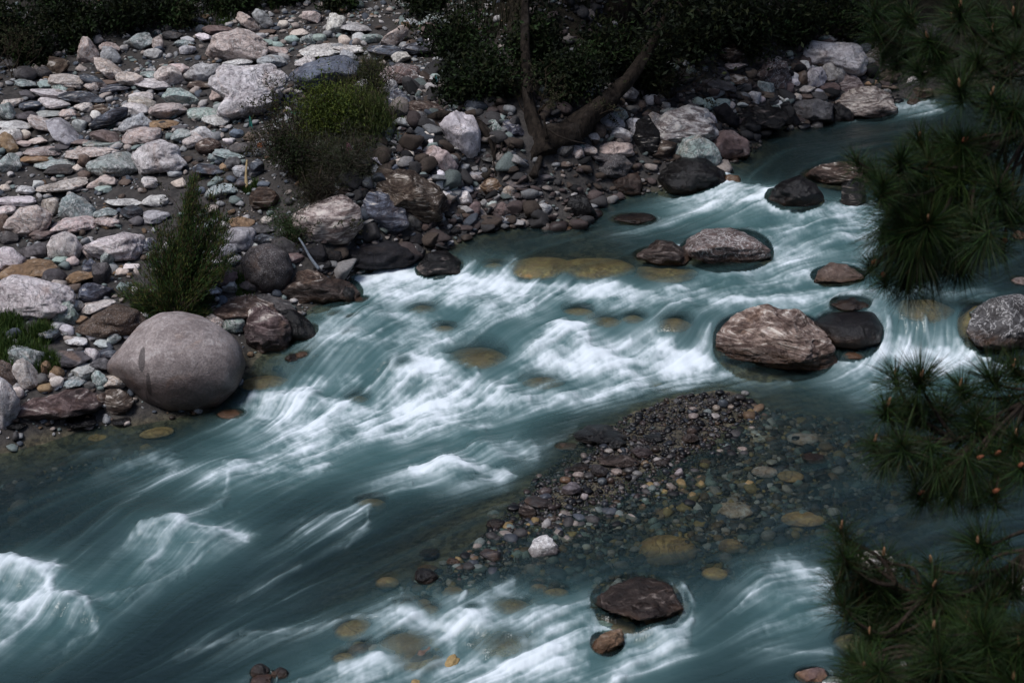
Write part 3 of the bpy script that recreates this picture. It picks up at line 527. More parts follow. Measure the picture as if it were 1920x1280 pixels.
auto(RS, 1280, 0, 3, '''
685 375 68 60 8 W a; 665 440 58 72 0 N a; 620 437 52 42 0 W a; 685 505 114 52 5 P a; 465 490 84 50 -10 G a; 235 208 78 90 0 P a; 285 320 122 106 0 N a; 287 370 116 46 0 P f; 300 450 104 62 0 N a; 180 475 176 66 -10 D f; 210 412 84 56 0 D r
402 552 66 62 -10 W a; 530 600 66 52 0 W a; 590 572 46 40 0 W a; 556 553 50 28 0 W a; 215 582 76 46 0 G a; 152 586 60 56 -15 G a; 90 571 56 38 -10 G a; 267 597 44 36 0 P r; 480 536 84 42 0 N r; 766 542 84 52 -15 D r; 822 500 96 56 0 M a; 590 500 56 60 0 M a
1390 268 64 46 0 W a; 1290 460 64 44 0 W a; 1345 395 92 70 0 N r; 685 712 66 36 0 K r; 630 465 44 36 0 W r; 380 420 60 56 0 N a; 720 385 40 34 0 W r; 775 350 40 40 0 L a; 160 300 70 60 0 D a; 20 360 50 40 0 L r; 440 560 40 30 0 P r; 700 545 60 40 0 N a
160 690 50 80 10 W f; 500 570 60 40 0 D f; 250 520 60 40 0 N r; 340 490 70 46 0 D r; 60 620 60 60 0 D r; 330 590 60 30 0 L f; 640 545 50 40 0 P a; 425 340 50 36 0 N r; 1060 470 60 36 0 O f low; 1160 490 90 40 0 N r low; 760 520 50 34 0 L r''')
auto(RS, 1280, 0, 3, '''1355 520 100 58 0 N r low; 1300 577 64 36 0 N r half; 1215 570 50 30 0 K r; 275 1010 76 50 0 O r half''', name='stone')
auto(LS, 0, 400, 3, '''
200 206 162 78 0 D r; 605 48 114 50 0 P f; 240 118 112 52 0 M r; 40 140 102 62 0 D r; 300 357 114 76 0 D s; 450 362 156 66 15 O a; 566 330 94 112 15 D a; 520 447 156 92 -8 B a; 515 222 82 60 0 P a; 540 522 176 62 15 W a; 605 240 72 92 -15 G a; 500 312 72 92 -15 B a
842 180 94 66 -8 B a; 1182 440 124 60 0 W a; 1255 360 126 92 -15 M r; 1395 415 104 62 0 D r; 1352 142 152 122 0 L r; 1370 56 136 66 0 O a; 1472 84 136 46 0 D r; 1602 192 142 112 -15 D a; 1480 142 104 62 0 B a; 1782 232 122 88 0 K r; 1880 250 90 66 0 K r; 1260 220 130 76 25 L r; 1200 270 100 50 0 W a
135 912 112 146 15 P a; 395 812 192 82 0 D r; 520 800 72 66 -20 W a; 600 796 102 58 0 B r; 466 890 126 84 0 L a; 565 856 106 70 0 D r; 410 950 112 56 0 G a; 566 937 80 82 0 G a; 260 866 70 66 0 O r; 320 895 66 60 0 O r; 322 948 62 54 0 P a; 255 978 76 46 0 O r; 230 934 64 56 0 D r
420 716 116 46 0 W a; 280 682 122 66 0 B r; 582 732 82 40 0 L a; 640 950 120 70 0 P r; 660 1060 150 120 0 N a low; 1310 622 112 92 0 G r; 1215 614 80 62 0 P r; 1190 240 62 50 0 L r; 1500 40 56 40 0 P r; 640 700 70 60 0 G a; 520 690 60 50 0 W r; 570 690 66 46 0 P r; 320 630 76 40 0 L r; 375 660 66 56 0 L r
430 520 70 56 0 L r; 455 600 60 40 0 O r; 420 420 60 50 0 N r; 410 270 60 46 0 P r; 740 300 70 40 0 W a; 690 330 60 40 0 P a; 1430 180 40 36 0 W r; 1290 410 80 60 0 L a; 1570 260 60 40 0 L r; 1640 250 120 60 0 M r; 500 970 60 50 0 D r; 290 830 50 50 0 L r; 100 1010 60 60 0 P r; 580 1060 70 80 0 N a low; 30 60 60 90 0 N r; 330 260 80 40 0 G a''')
auto(VS, 0, 400, 3, '''450 1165 196 84 0 K r; 1645 815 90 60 0 K r; 1300 1130 170 56 0 O f half; 690 1165 120 50 0 K f; 1700 800 90 50 0 O r half; 1560 870 60 30 0 K r; 80 1190 160 50 0 K f''')
auto(VS, 640, 400, 3, '''420 150 152 84 0 K a; 545 110 150 78 0 K r; 640 100 84 56 0 K r; 1240 80 140 46 0 O f half; 1340 60 100 60 0 O r half; 60 606 92 50 0 O r half; 42 690 104 54 0 P r low; 100 490 120 50 0 N f half; 40 470 90 120 0 K r; 880 60 110 50 0 K a; 760 40 70 50 0 K r; 960 70 60 36 0 N r low; 1060 40 70 40 0 K r; 20 300 60 60 0 K r; 190 310 60 36 0 O r half''')
auto(SS, 640, 400, 3, '''860 335 132 84 0 Y r; 1130 345 330 125 0 Y f; 1430 350 370 125 0 Y f; 460 565 190 120 0 Y r; 580 672 120 60 0 Y r; 760 852 300 130 0 Y r; 1130 985 230 96 0 Y r; 90 1075 150 120 0 Y r; 1640 655 160 120 0 Y a; 1480 655 180 96 0 Y r; 1870 705 200 130 0 Y a; 1750 962 90 40 0 Y r; 1330 580 160 66 0 Y r; 350 900 150 60 0 Y r''')
auto(SS, 0, 400, 3, '''530 1225 300 96 0 Y r; 870 1232 180 60 0 Y r; 1480 975 260 80 0 Y f; 1890 600 90 50 0 Y r''')
auto(SS, 640, 800, 2.667, '''335 1110 270 120 0 Y r; 375 1190 220 74 0 Y f; 60 1025 160 66 12 Y a; 110 1125 140 80 0 D r under; 445 930 110 70 0 Y r; 412 886 70 46 0 Y r; 810 1110 290 110 0 Y r; 840 925 200 90 0 Y r; 20 1170 120 80 0 Y r; 985 810 80 50 0 Y r; 1075 840 110 56 0 Y r; 150 390 130 66 0 Y r; 1630 600 250 120 0 Y f; 560 830 110 66 0 Y r; 330 910 130 70 0 D r under; 655 945 90 50 0 Y r''')
auto(SS, 1280, 800, 2.667, '''335 45 180 56 0 G f under; 600 60 130 50 0 L f under; 260 415 160 62 0 P f under; 600 465 180 56 0 Y f; 410 226 110 44 0 P r under; 240 590 110 66 0 Y r; 160 740 110 46 0 Y r; 850 1095 170 90 0 Y r; 540 250 110 44 0 Y r''')
auto(GB, 640, 800, 2.667, '''
1125 100 118 42 0 O f half; 1380 85 96 66 0 K r; 1500 130 112 62 -10 M r; 1395 167 236 62 0 N f half; 1155 312 112 74 0 L a; 1290 218 96 66 -30 D r; 1305 275 52 46 0 B r; 930 426 94 72 0 N r half; 985 376 142 50 -10 D r; 775 486 106 56 0 K r; 420 748 130 94 -10 K r; 440 632 102 44 0 K r; 560 676 76 48 0 N a half
640 628 50 32 0 O r; 230 780 124 56 0 Y r; 755 640 132 62 -15 B f half; 780 440 104 52 -15 G f under; 1190 205 96 40 0 K r; 1240 245 60 40 0 D r; 1020 322 66 44 0 M r; 1340 120 50 30 0 W r; 1410 118 60 30 0 P r; 1120 265 60 36 0 O r; 1185 240 60 36 0 P r; 1380 225 66 40 0 P a; 1440 220 60 40 0 D r; 1436 255 44 40 0 K r; 1520 185 46 40 0 O r
1560 55 100 40 0 K r; 1600 180 80 40 0 D r; 1650 300 60 36 -35 P r; 1580 165 46 30 0 W r; 1690 230 50 50 0 W a; 1020 350 70 40 0 B r; 1150 375 56 36 0 K r; 1110 432 50 30 0 O r; 1055 460 60 36 0 N r; 510 680 50 24 0 W r; 1130 585 56 34 0 N r half; 1225 600 50 34 0 P r under; 430 710 110 44 0 O f half; 860 405 70 40 0 K r; 1215 350 44 40 0 W r; 1230 320 60 36 0 K r; 1480 235 56 36 0 L r; 1345 270 40 40 0 N r''')
auto(GB, 1280, 400, 3, '''225 1070 60 56 0 B r; 265 1050 60 46 0 D r; 320 1035 70 46 -10 D r; 210 1010 60 40 0 K r; 380 1060 60 40 0 K r; 190 1095 46 40 0 P r; 140 1115 50 36 0 G r; 60 1140 60 40 0 P r; 300 1070 56 36 0 K r; 50 1230 60 60 0 N r; 160 1055 50 36 0 D r; 350 1010 50 36 0 L r; 270 1090 40 30 0 P r; 120 1020 46 36 0 K r; 40 1265 90 50 0 D r; 660 1260 110 40 0 P f under; 240 1030 40 30 0 K r; 180 1140 66 36 0 W r; 100 1180 50 36 0 K r; 60 1100 50 30 0 P r''')
auto(GB, 1280, 800, 2.667, '''660 158 130 50 0 K r; 300 116 60 36 0 P r; 445 175 60 26 0 W f half; 185 125 40 30 0 P r; 285 188 40 20 0 W r; 40 60 90 56 0 N r half; 115 175 60 30 0 O r half''')
auto('boulders along the near shore', 1280, 800, 2.667, '''645 1246 170 100 0 M a dry; 760 1290 160 70 0 W a dry; 960 690 230 140 0 P r low; 1680 805 200 110 0 W r low; 1110 1190 70 50 0 W a dry; 1220 1195 90 66 0 W a dry; 1330 1210 90 60 0 L a dry; 1430 1290 90 60 0 L a dry; 900 1280 110 60 0 L a dry''')
auto('boulders along the near shore', 0, 800, 2.667, '''1300 1225 100 100 0 D r half; 1400 1240 90 80 0 D r half; 1310 1275 120 80 0 M r half''')
auto(RV, 1280, 400, 3, '''640 1266 60 30 0 K r; 1900 385 110 60 0 P r low; 960 800 130 60 0 O r half; 1640 155 100 60 0 N r low; 1890 130 80 70 0 O a half''')

# ---- labels
CW = dict(W='white', P='pale pinkish', G='greenish grey', L='light grey', B='blue grey', D='dark grey', N='brown', O='tan orange', K='black wet', Y='yellowish sunken', M='purplish brown')
def size_word(w): return 'large' if w > 62 else 'medium' if w > 36 else 'small' if w > 22 else 'very small'
def shape_word(w, h, s):
    r = w/h
    if r > 2.3: return 'long flat'
    if r > 1.7: return 'flat'
    if r < .95: return 'upright'
    return {'a': 'angular', 'r': 'rounded', 'f': 'slab-like', 's': 'smooth round'}[s]
EXTRA_LM = [('green feathery shrub', 340, 470), ('yellow-green bush', 620, 240), ('twisted tree', 1010, 280), ('green grass', 45, 640), ('top left forest edge', 200, 60), ('small falls', 1400, 345), ('wide fall', 1740, 625)]
def rel(dx, dy):
    a = math.degrees(math.atan2(-dy, dx)) % 360
    return ['right of', 'above-right of', 'just above', 'above-left of', 'left of', 'below-left of', 'just below', 'below-right of'][int((a+22.5)//45) % 8]
LMS = []
for i, (P, s, col, shape, mat, label, lm, wet, k) in enumerate(H):
    x0, y0 = P.min(0); x1, y1 = P.max(0); g_ = 1.24 if any(q in label for q in ('upstream falls', 'brown layered ledge', 'wide black wet', 'black rock with water', 'dark blue streaked')) else {LB: 1.10, RB: 1.26}.get(s, 1.0)
    if i and g_ > 1: P = (P-(P.min(0)+P.max(0))/2)*g_+(P.min(0)+P.max(0))/2; x0, y0 = P.min(0); x1, y1 = P.max(0)
    o = add_rock((x0+x1)/2, (y0+y1)/2, x1-x0, y1-y0, 0, col, shape, 100+i, P, mat, wet, name='boulder', **k)
    tag(o, label, 'boulder', s)
    if lm: LMS.append((lm, (x0+x1)/2, (y0+y1)/2))
LMS += EXTRA_LM
used_lab = {}
ORD = ['', 'second nearest ', 'third nearest ', 'fourth nearest ', 'fifth nearest ', 'sixth nearest ', 'seventh nearest ', 'eighth nearest ', 'ninth nearest ', 'tenth nearest ']
rows = []
for i, (g, cx, cy, w, h, rot, col, sh, wet, name) in enumerate(AUTO):
    lm = min(LMS, key=lambda q: (q[1]-cx)**2+(q[2]-cy)**2*1.7)
    colw = CW[col]
    if wet == 'under' and col != 'Y': colw = colw+' sunken'
    desc = '%s %s %s stone' % (size_word(w), colw, shape_word(w, h, sh))
    rows.append((desc, rel(cx-lm[1], cy-lm[2]), lm[0], (lm[1]-cx)**2+(lm[2]-cy)**2, i))
LAB = {}
_rank = sorted(range(len(AUTO)), key=lambda i: -AUTO[i][3]*AUTO[i][4])[:296]
for r in sorted([r for r in rows if r[4] in set(_rank)], key=lambda r: r[3]):
    k = r[:3]; n = used_lab.get(k, 0); used_lab[k] = n+1
    LAB[r[4]] = ('%s%s %s %s' % (ORD[min(n, 9)], r[0], r[1], r[2]))
SMALL = []
rank = sorted(range(len(AUTO)), key=lambda i: -AUTO[i][3]*AUTO[i][4]); keep_ = set(rank[:296])
for i, (g, cx, cy, w, h, rot, col, sh, wet, name) in enumerate(AUTO):
    if g == GB and col not in 'WKY' and not wet: wet = 'high'
    g_ = {LS: 1.34, RS: 1.42, SS: 1.22}.get(g, 1.0)
    if g in (LS, RS) and sh == 'r' and i % 3: sh = 'a'
    o = add_rock(cx, cy, w*g_, h*g_, rot, col, sh, 1000+i, None, None, wet, name=name, collect=None if i in keep_ else SMALL)
    if o: tag(o, LAB[i], 'stone', g)
print('ROCKS', len(H), len(AUTO), max(len(LAB[i].split()) for i in LAB))
# ---------------------------------------------------------------- ground sheet
def lines(a0, a1, s, ext, n):
    core = np.arange(a0, a1+1e-6, s); g = s*1.22**np.arange(1, n); g = np.cumsum(g); g = g[g < ext]
    return np.concatenate([(a0-g)[::-1], core, a1+g])
xs = lines(-20, 22, .11, 700, 60); ys = lines(9, 60, .11, 900, 60); ys = ys[ys > -260]
X, Y = np.meshgrid(xs, ys); gz, gD, gh = ground_fine(X, Y)
far = np.maximum(np.hypot(X.ravel(), Y.ravel()-30)-120, 0)
wetb = sstep(.10, -.02, gD+gh)
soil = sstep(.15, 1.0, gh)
sand = sstep(.1, .3, gD)*(1-soil)
M = Mat('river_ground'); geo = M.n('ShaderNodeNewGeometry'); pos = geo.outputs['Position']
n1 = M.noise(pos, 1.1, 6, .6); n2 = M.noise(pos, 9, 6, .7); n3 = M.noise(pos, 40, 3, .7)
vor = M.n('ShaderNodeTexVoronoi', Vector=pos, Scale=13.0); vc = vor.outputs['Color']
sc_ = M.mix(M.ramp(n2, .35, .65), (.030, .028, .028), (.075, .068, .064)); sc_ = M.mix(M.ramp(n1, .4, .65, 0, .6), sc_, (.05, .045, .042))
bedc = M.mix(M.ramp(n2, .35, .65), (.025, .023, .017), (.10, .085, .055)); pv = M.n('ShaderNodeSeparateColor', Color=vc).outputs[0]
bedc = M.mix(M.ramp(pv, .55, .8, 0, .4), bedc, (.16, .145, .10)); bedc = M.mix(M.ramp(pv, .35, .1, 0, .4), bedc, (.03, .035, .035))
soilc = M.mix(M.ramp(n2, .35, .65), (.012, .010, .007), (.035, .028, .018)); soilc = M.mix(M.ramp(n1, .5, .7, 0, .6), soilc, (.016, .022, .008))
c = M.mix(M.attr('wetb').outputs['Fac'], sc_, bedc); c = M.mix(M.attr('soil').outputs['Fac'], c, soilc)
hb = M.math('ADD', M.math('MULTIPLY', n2, .7), M.math('MULTIPLY', n3, .5))
sh = M.n('ShaderNodeBsdfPrincipled', Base__Color=c, Roughness=.9, Normal=M.bump(hb, .7, .05)); sh.inputs['Specular IOR Level'].default_value = .2
ground = link('ground', mesh_np('ground', np.stack([X.ravel(), Y.ravel(), gz], 1), [grid_faces(*X.shape)], True, {'wetb': wetb, 'soil': soil}, M.done(sh.outputs[0])))
tag(ground, 'dark sandy river bed, stony banks and wooded hillside ground', 'ground', kind='structure')

# ---------------------------------------------------------------- pebbles nobody could count
M = Mat('pebble_stone'); cc = M.n('ShaderNodeVertexColor', _layer_name='tone').outputs[0]; geo = M.n('ShaderNodeNewGeometry'); pos = geo.outputs['Position']
pn = M.noise(pos, 25, 4, .7); c = M.mix(M.ramp(pn, .3, .7), M.mix(1, cc, (.6, .58, .57), 'MULTIPLY'), cc)
wet = M.attr('wet').outputs['Fac']; c = M.mix(wet, c, M.mix(1, c, (.38, .36, .35), 'MULTIPLY'))
sh = M.n('ShaderNodeBsdfPrincipled', Base__Color=c, Roughness=M.math('MULTIPLY_ADD', wet, -.5, .85), Normal=M.bump(pn, .4, .02)); sh.inputs['Specular IOR Level'].default_value = .35
PEB = M.done(sh.outputs[0])
def inpoly(px, py, poly):
    P = np.asarray(poly); x, y = np.asarray(px), np.asarray(py); r = np.zeros(len(x), bool); n = len(P)
    for i in range(n):
        x0, y0 = P[i]; x1, y1 = P[(i+1) % n]
        k = ((y0 > y) != (y1 > y)) & (x < (x1-x0)*(y-y0)/(y1-y0+1e-12)+x0); r ^= k
    return r
def to_world(poly):
    P = np.array([[float(q) for q in e.split(',')] for e in poly.split()]); return unproject(P[:, 0], P[:, 1], np.full(len(P), .3))[:, :2]
def scatter(region, n, rng, cond=None):
    P = to_world(region); lo, hi = P.min(0), P.max(0); out = np.zeros((0, 2))
    while len(out) < n:
        q = rng.uniform(lo, hi, (n*4, 2)); q = q[inpoly(q[:, 0], q[:, 1], P)]
        if cond is not None: q = q[cond(q[:, 0], q[:, 1])]
        if len(q) == 0: break
        out = np.concatenate([out, q])
    return out[:n]
def pebbles(name, xy, smin, smax, cols, weights, rng, label, cat, wetmode=None, flatness=(.4, .8), sunk=.25, sub=2, pw=2.2, dim=1.0, ang=0):
    n = len(xy); bv, bf = ICO[sub]
    s = smin*(1-rng.uniform(0, 1, n)*(1-(smin/smax)**pw))**(-1/pw)
    V = []; variants = []
    for k in range(14):
        v = bv.copy(); nr = rng.normal(size=(6+5*ang, 3)); nr /= np.linalg.norm(nr, axis=1)[:, None]
        v = v*(1+.25*fbm(v*1.1+k*7.7, 2, k)[:, None])
        for q, c in zip(nr, rng.uniform(.62-.12*ang, .92-.1*ang, 6+5*ang)): v = v-q*(np.maximum(v@q-c, 0)*.9)[:, None]
        variants.append(v/np.abs(v).max())
    variants = np.array(variants); vi = rng.integers(0, 14, n)
    fl = rng.uniform(*flatness, n); el = rng.uniform(.65, 1, n); th = rng.uniform(0, 2*np.pi, n)
    v = variants[vi]*np.stack([np.ones(n), el, fl], 1)[:, None, :]*s[:, None, None]
    tx = rng.normal(0, .22, n); v[:, :, 2] += v[:, :, 0]*tx[:, None]
    co, si = np.cos(th)[:, None], np.sin(th)[:, None]
    v = np.stack([v[:, :, 0]*co-v[:, :, 1]*si, v[:, :, 0]*si+v[:, :, 1]*co, v[:, :, 2]], 2)
    g = look(G_GRID, xy[:, 0], xy[:, 1]); w = look(W_GRID, xy[:, 0], xy[:, 1])
    zc = g+s*fl*(1-2*sunk)
    v = v+np.stack([xy[:, 0], xy[:, 1], zc], 1)[:, None, :]
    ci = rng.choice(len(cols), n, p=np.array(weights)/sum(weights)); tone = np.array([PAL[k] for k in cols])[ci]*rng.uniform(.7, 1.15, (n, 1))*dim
    wv = sstep(.05, .0, zc-w) if wetmode is None else np.full(n, wetmode)
    nv = len(bv); F = (bf[None]+(np.arange(n)*nv)[:, None, None]).reshape(-1, 3)
    me = mesh_np(name, v.reshape(-1, 3), [F], True, {'tone': np.repeat(tone, nv, 0), 'wet': np.repeat(wv, nv)}, PEB)
    return tag(link(name, me), label, cat, kind='stuff')
R = np.random.default_rng(77)
o = 0; sv = []; sf = []; st_ = []; sw = []
for v, f, tone, wl in SMALL: sv.append(v); sf.append(f+o); o += len(v); st_.append(np.tile(tone, (len(v), 1))); sw.append(wl)
tag(link('small_stones', mesh_np('small_stones', np.concatenate(sv), [np.concatenate(sf)], True, {'tone': np.concatenate(st_), 'wet': np.concatenate(sw)}, PEB)),
    'mixed small stones lying singly among the boulders of both banks', 'stones', kind='stuff')
LEFT = '-250,860 -250,60 0,95 150,75 300,60 420,28 520,2 700,-30 790,10 830,60 880,130 930,200 960,260 940,300 1000,380 1080,420 950,428 860,452 800,470 720,490 655,515 600,560 560,660 455,700 420,760 200,800 0,850'
dry = lambda x, y: look(D_GRID, x, y) > .0
clump = lambda x, y: fbm2(x, y, .45, 3, 21)+R.uniform(-.5, .5, len(x)) > .0
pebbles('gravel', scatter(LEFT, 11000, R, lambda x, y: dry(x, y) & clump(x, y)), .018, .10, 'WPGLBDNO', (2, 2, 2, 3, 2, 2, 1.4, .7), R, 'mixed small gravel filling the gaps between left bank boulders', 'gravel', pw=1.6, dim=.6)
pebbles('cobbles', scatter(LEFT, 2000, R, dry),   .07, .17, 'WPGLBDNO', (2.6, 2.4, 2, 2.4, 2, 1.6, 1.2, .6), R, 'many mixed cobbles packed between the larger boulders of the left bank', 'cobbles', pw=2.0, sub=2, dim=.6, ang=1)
SLOPE = '560,470 660,400 720,345 800,270 880,300 940,320 1000,375 1085,422 950,430 860,455 800,472 700,490 600,520'
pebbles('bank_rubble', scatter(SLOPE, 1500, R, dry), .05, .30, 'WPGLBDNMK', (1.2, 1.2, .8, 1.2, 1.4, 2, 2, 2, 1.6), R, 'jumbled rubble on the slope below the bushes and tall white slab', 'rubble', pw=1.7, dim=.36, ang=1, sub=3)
RIGHT = '960,430 1110,392 1180,362 1260,352 1330,330 1360,300 1400,270 1500,240 1570,215 1660,215 1690,160 1600,80 1400,120 1250,145 1150,175 1090,220 1010,240 960,280 1000,350'
pebbles('rubble', scatter(RIGHT, 3400, R, lambda x, y: look(D_GRID, x, y) > -.05), .035, .22, 'WPGLDNKM', (.7, .9, .7, 1, 3, 2, 2, 2), R, 'dark rubble and small stones of the far right bank', 'rubble', pw=1.7, dim=.42, ang=1)  # dim also puts the shadows between the boulders into the stone colour
BAR = '1420,715 1440,770 1420,800 1330,850 1300,900 1230,920 1140,960 1020,1020 900,1060 830,1075 800,1060 840,1010 900,960 970,900 1000,860 1085,790 1175,745 1285,705'
pebbles('bar_pebbles', scatter(BAR, 8200, R), .012, .075, 'WPGLBDNOKM', (.35, .6, .6, .6, 2.6, 3.4, 1.6, .35, 4.5, 2.6), R, 'wet dark pebbles forming the gravel bar in midstream', 'pebbles', wetmode=.95, pw=1.8, dim=.48)
BED = '1440,720 1640,740 1720,850 1660,950 1500,1040 1380,1090 1300,1100 1100,1100 900,1200 700,1220 620,1180 700,1080 850,1010 1000,900 1100,830 1300,730'
pebbles('riverbed_stones', scatter(BED, 5200, R, lambda x, y: look(D_GRID, x, y) < -.03),   .03, .13, 'YOWPGBDNK', (1.3, .9, .5, 1, 1.5, 1.5, 2, 1.4, 1.6), R, 'drowned stones of the shallow bed around the gravel bar', 'riverbed stones', wetmode=.5, pw=1.8, sunk=.42, dim=.6)
EDGE = '-250,860 0,850 120,820 300,790 460,770 470,800 300,860 100,920 -250,960'
pebbles('edge_stones', scatter(EDGE, 1600, R), .03, .15, 'YPGBDNKK', (1, .6, .8, 1, 2, 2, 2, 1), R, 'dark drowned stones along the left shore', 'riverbed stones', wetmode=.5)

LOWER = '1330,1080 1290,1200 1180,1290 560,1300 560,1230 640,1150 760,1130 900,1120 1080,1090'
pebbles('drowned_boulders', scatter(LOWER, 170, R), .10, .30, 'YYOPGBDN', (2.4, 1.5, 1.2, 1, 1.3, 1, 1.4, 1.4), R, 'amber and grey drowned stones under the rapids near the bottom edge', 'riverbed stones', wetmode=.3, sunk=.45, sub=4, pw=1.4)

SIDE = '-250,60 -250,870 -420,930 -900,1100 -1000,200'
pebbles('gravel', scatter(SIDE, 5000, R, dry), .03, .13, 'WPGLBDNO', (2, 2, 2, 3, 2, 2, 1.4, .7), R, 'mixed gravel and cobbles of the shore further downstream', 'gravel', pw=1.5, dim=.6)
# ---------------------------------------------------------------- the river
FLOW = '''1900,120:-60,18 1750,190:-60,14 1550,270:-60,10 1650,260:-60,4 1420,300:-40,20 1390,335:-10,30 1480,345:-14,30 1600,355:-20,30 1450,375:-60,16 1300,385:-60,16 1200,420:-60,15 1000,450:-60,18 850,470:-40,25 1560,430:-60,14 1640,480:-60,10
1350,535:-60,14 880,500:-14,26 760,510:-50,10 1020,515:-30,22 1150,525:-36,16 1600,560:-60,8 1450,550:-60,10 1800,560:-40,14 1680,620:0,40 1740,625:4,40 1800,625:10,36 1750,690:-60,8 1880,690:-60,2 1600,730:-60,14 1480,730:-60,14
1000,600:-60,26 880,560:-60,22 780,560:-56,30 650,580:-46,34 620,650:-50,30 1150,620:-60,26 1260,640:-34,30 1330,640:-10,36 1010,660:-50,20 920,660:-50,26 900,730:-40,34 700,720:-44,38 560,715:-20,38 480,710:-14,34 1100,720:-60,12 1300,700:-60,8
600,830:-60,24 700,780:-60,22 850,800:-60,14 1000,780:-60,14 450,850:-60,24 250,880:-60,26 150,900:-60,24 350,960:-54,38 250,1040:-50,42 100,1000:-50,40 50,1100:-40,46 150,1180:-40,42 300,1150:-52,36 600,960:-54,32 480,1040:-54,34 500,1200:-60,26 350,1240:-56,30 800,900:-60,14 700,960:-50,30
950,880:-60,16 1100,820:-60,20 1300,780:-60,24 1500,820:-54,30 1650,820:-60,16 1800,900:-60,10 1800,1010:-60,12 1600,980:-60,18 1450,960:-60,20 1250,1020:-60,20 1050,1060:-54,26 900,1100:-50,28 780,1120:-46,34 870,1190:-44,36 980,1200:-54,30 1100,1170:-60,20 1250,1210:-56,24
1420,1110:-60,26 1550,1100:-60,16 1500,1220:-60,14 1700,1150:-60,12 1310,1120:-20,36 1240,1080:-60,6 700,1240:-60,22 900,1260:-60,14 620,1160:-60,20 1300,1260:-60,14'''
fp = []; fd = []
for e in FLOW.split():
    a, b = e.split(':'); x, y = map(float, a.split(',')); dx, dy = map(float, b.split(',')); fp.append((x, y)); fd.append((dx, dy))
fp = np.array(fp); fd = np.array(fd)
z0 = np.zeros(len(fp)); A = unproject(fp[:, 0], fp[:, 1], z0)
def on_soft(px, py):
    z = np.full(len(px), 1.2)
    for _ in range(8): p = at_z(px, py, z); z = .5*z+.5*look(W_SOFT, p[:, 0], p[:, 1])
    return at_z(px, py, z)
A = on_soft(fp[:, 0], fp[:, 1]); B = on_soft(fp[:, 0]+fd[:, 0]*.5, fp[:, 1]+fd[:, 1]*.5)
dv = (B-A)[:, :2]; dv /= np.linalg.norm(dv, axis=1)[:, None]
ST = 2                                                      # flow grid twice as coarse as the height grid
fxg, fyg = np.meshgrid(gx[::ST], gy[::ST]); shp = fxg.shape
qx, qy = fxg.ravel(), fyg.ravel(); d2 = (qx[:, None]-A[None, :, 0])**2+(qy[:, None]-A[None, :, 1])**2
wt = 1/(d2+.25)**1.6; U = wt@dv; U /= np.linalg.norm(U, axis=1)[:, None]+1e-9; del d2, wt
# round the stones that stand out of the water
for r in ROCKS:
    if r['sub'] or r['D'] > .15 or r['w'] < 45: continue
    rx, ry = qx-r['c'][0], qy-r['c'][1]; e = np.hypot(rx/(r['a']+.05), ry/(r['d']+.05)); k = e < 2.6
    n = np.stack([rx/(r['a']**2+.01), ry/(r['d']**2+.01)], 1)[k]; n /= np.linalg.norm(n, axis=1)[:, None]+1e-9
    dn = (U[k]*n).sum(1); f = np.exp(-np.maximum(e[k]-.85, 0)*2.2)
    U[k] -= n*(dn*f*np.where(dn < 0, .98, .55))[:, None]
# eddies
ps = fbm2(qx, qy, .55, 2, 40)*.55+fbm2(qx, qy, 3.0, 2, 44)*.13
ps = ps.reshape(shp); gyx = np.gradient(ps, GS*ST)
U = U+np.stack([gyx[0].ravel(), -gyx[1].ravel()], 1)*.28
U /= np.linalg.norm(U, axis=1)[:, None]+1e-9
UX, UY = U[:, 0].reshape(shp).astype(np.float32), U[:, 1].reshape(shp).astype(np.float32)
def flow(x, y):
    ix = np.clip((x-GX0)/(GS*ST)+.5, 0, shp[1]-1).astype(np.int32); iy = np.clip((y-GY0)/(GS*ST)+.5, 0, shp[0]-1).astype(np.int32)
    return UX[iy, ix], UY[iy, ix]

# surface points, closer together where the river comes near
NR, NC = 1000, 1500
dep_ = np.linspace(math.radians(38.5), math.radians(8.2), NR); rr = 9.0/np.tan(dep_); tt = np.radians(np.concatenate([np.linspace(-42, -24, 160, endpoint=False), np.linspace(-24, 25, NC), np.linspace(25, 40, 141)[1:]])); NC = len(tt)
WX = (rr[:, None]*np.sin(tt)[None]).ravel().astype(np.float32); WY = (rr[:, None]*np.cos(tt)[None]).ravel().astype(np.float32)
Wz = water_z(WX, WY); Dv = look(D_GRID, WX, WY)
act = (Dv < .22)
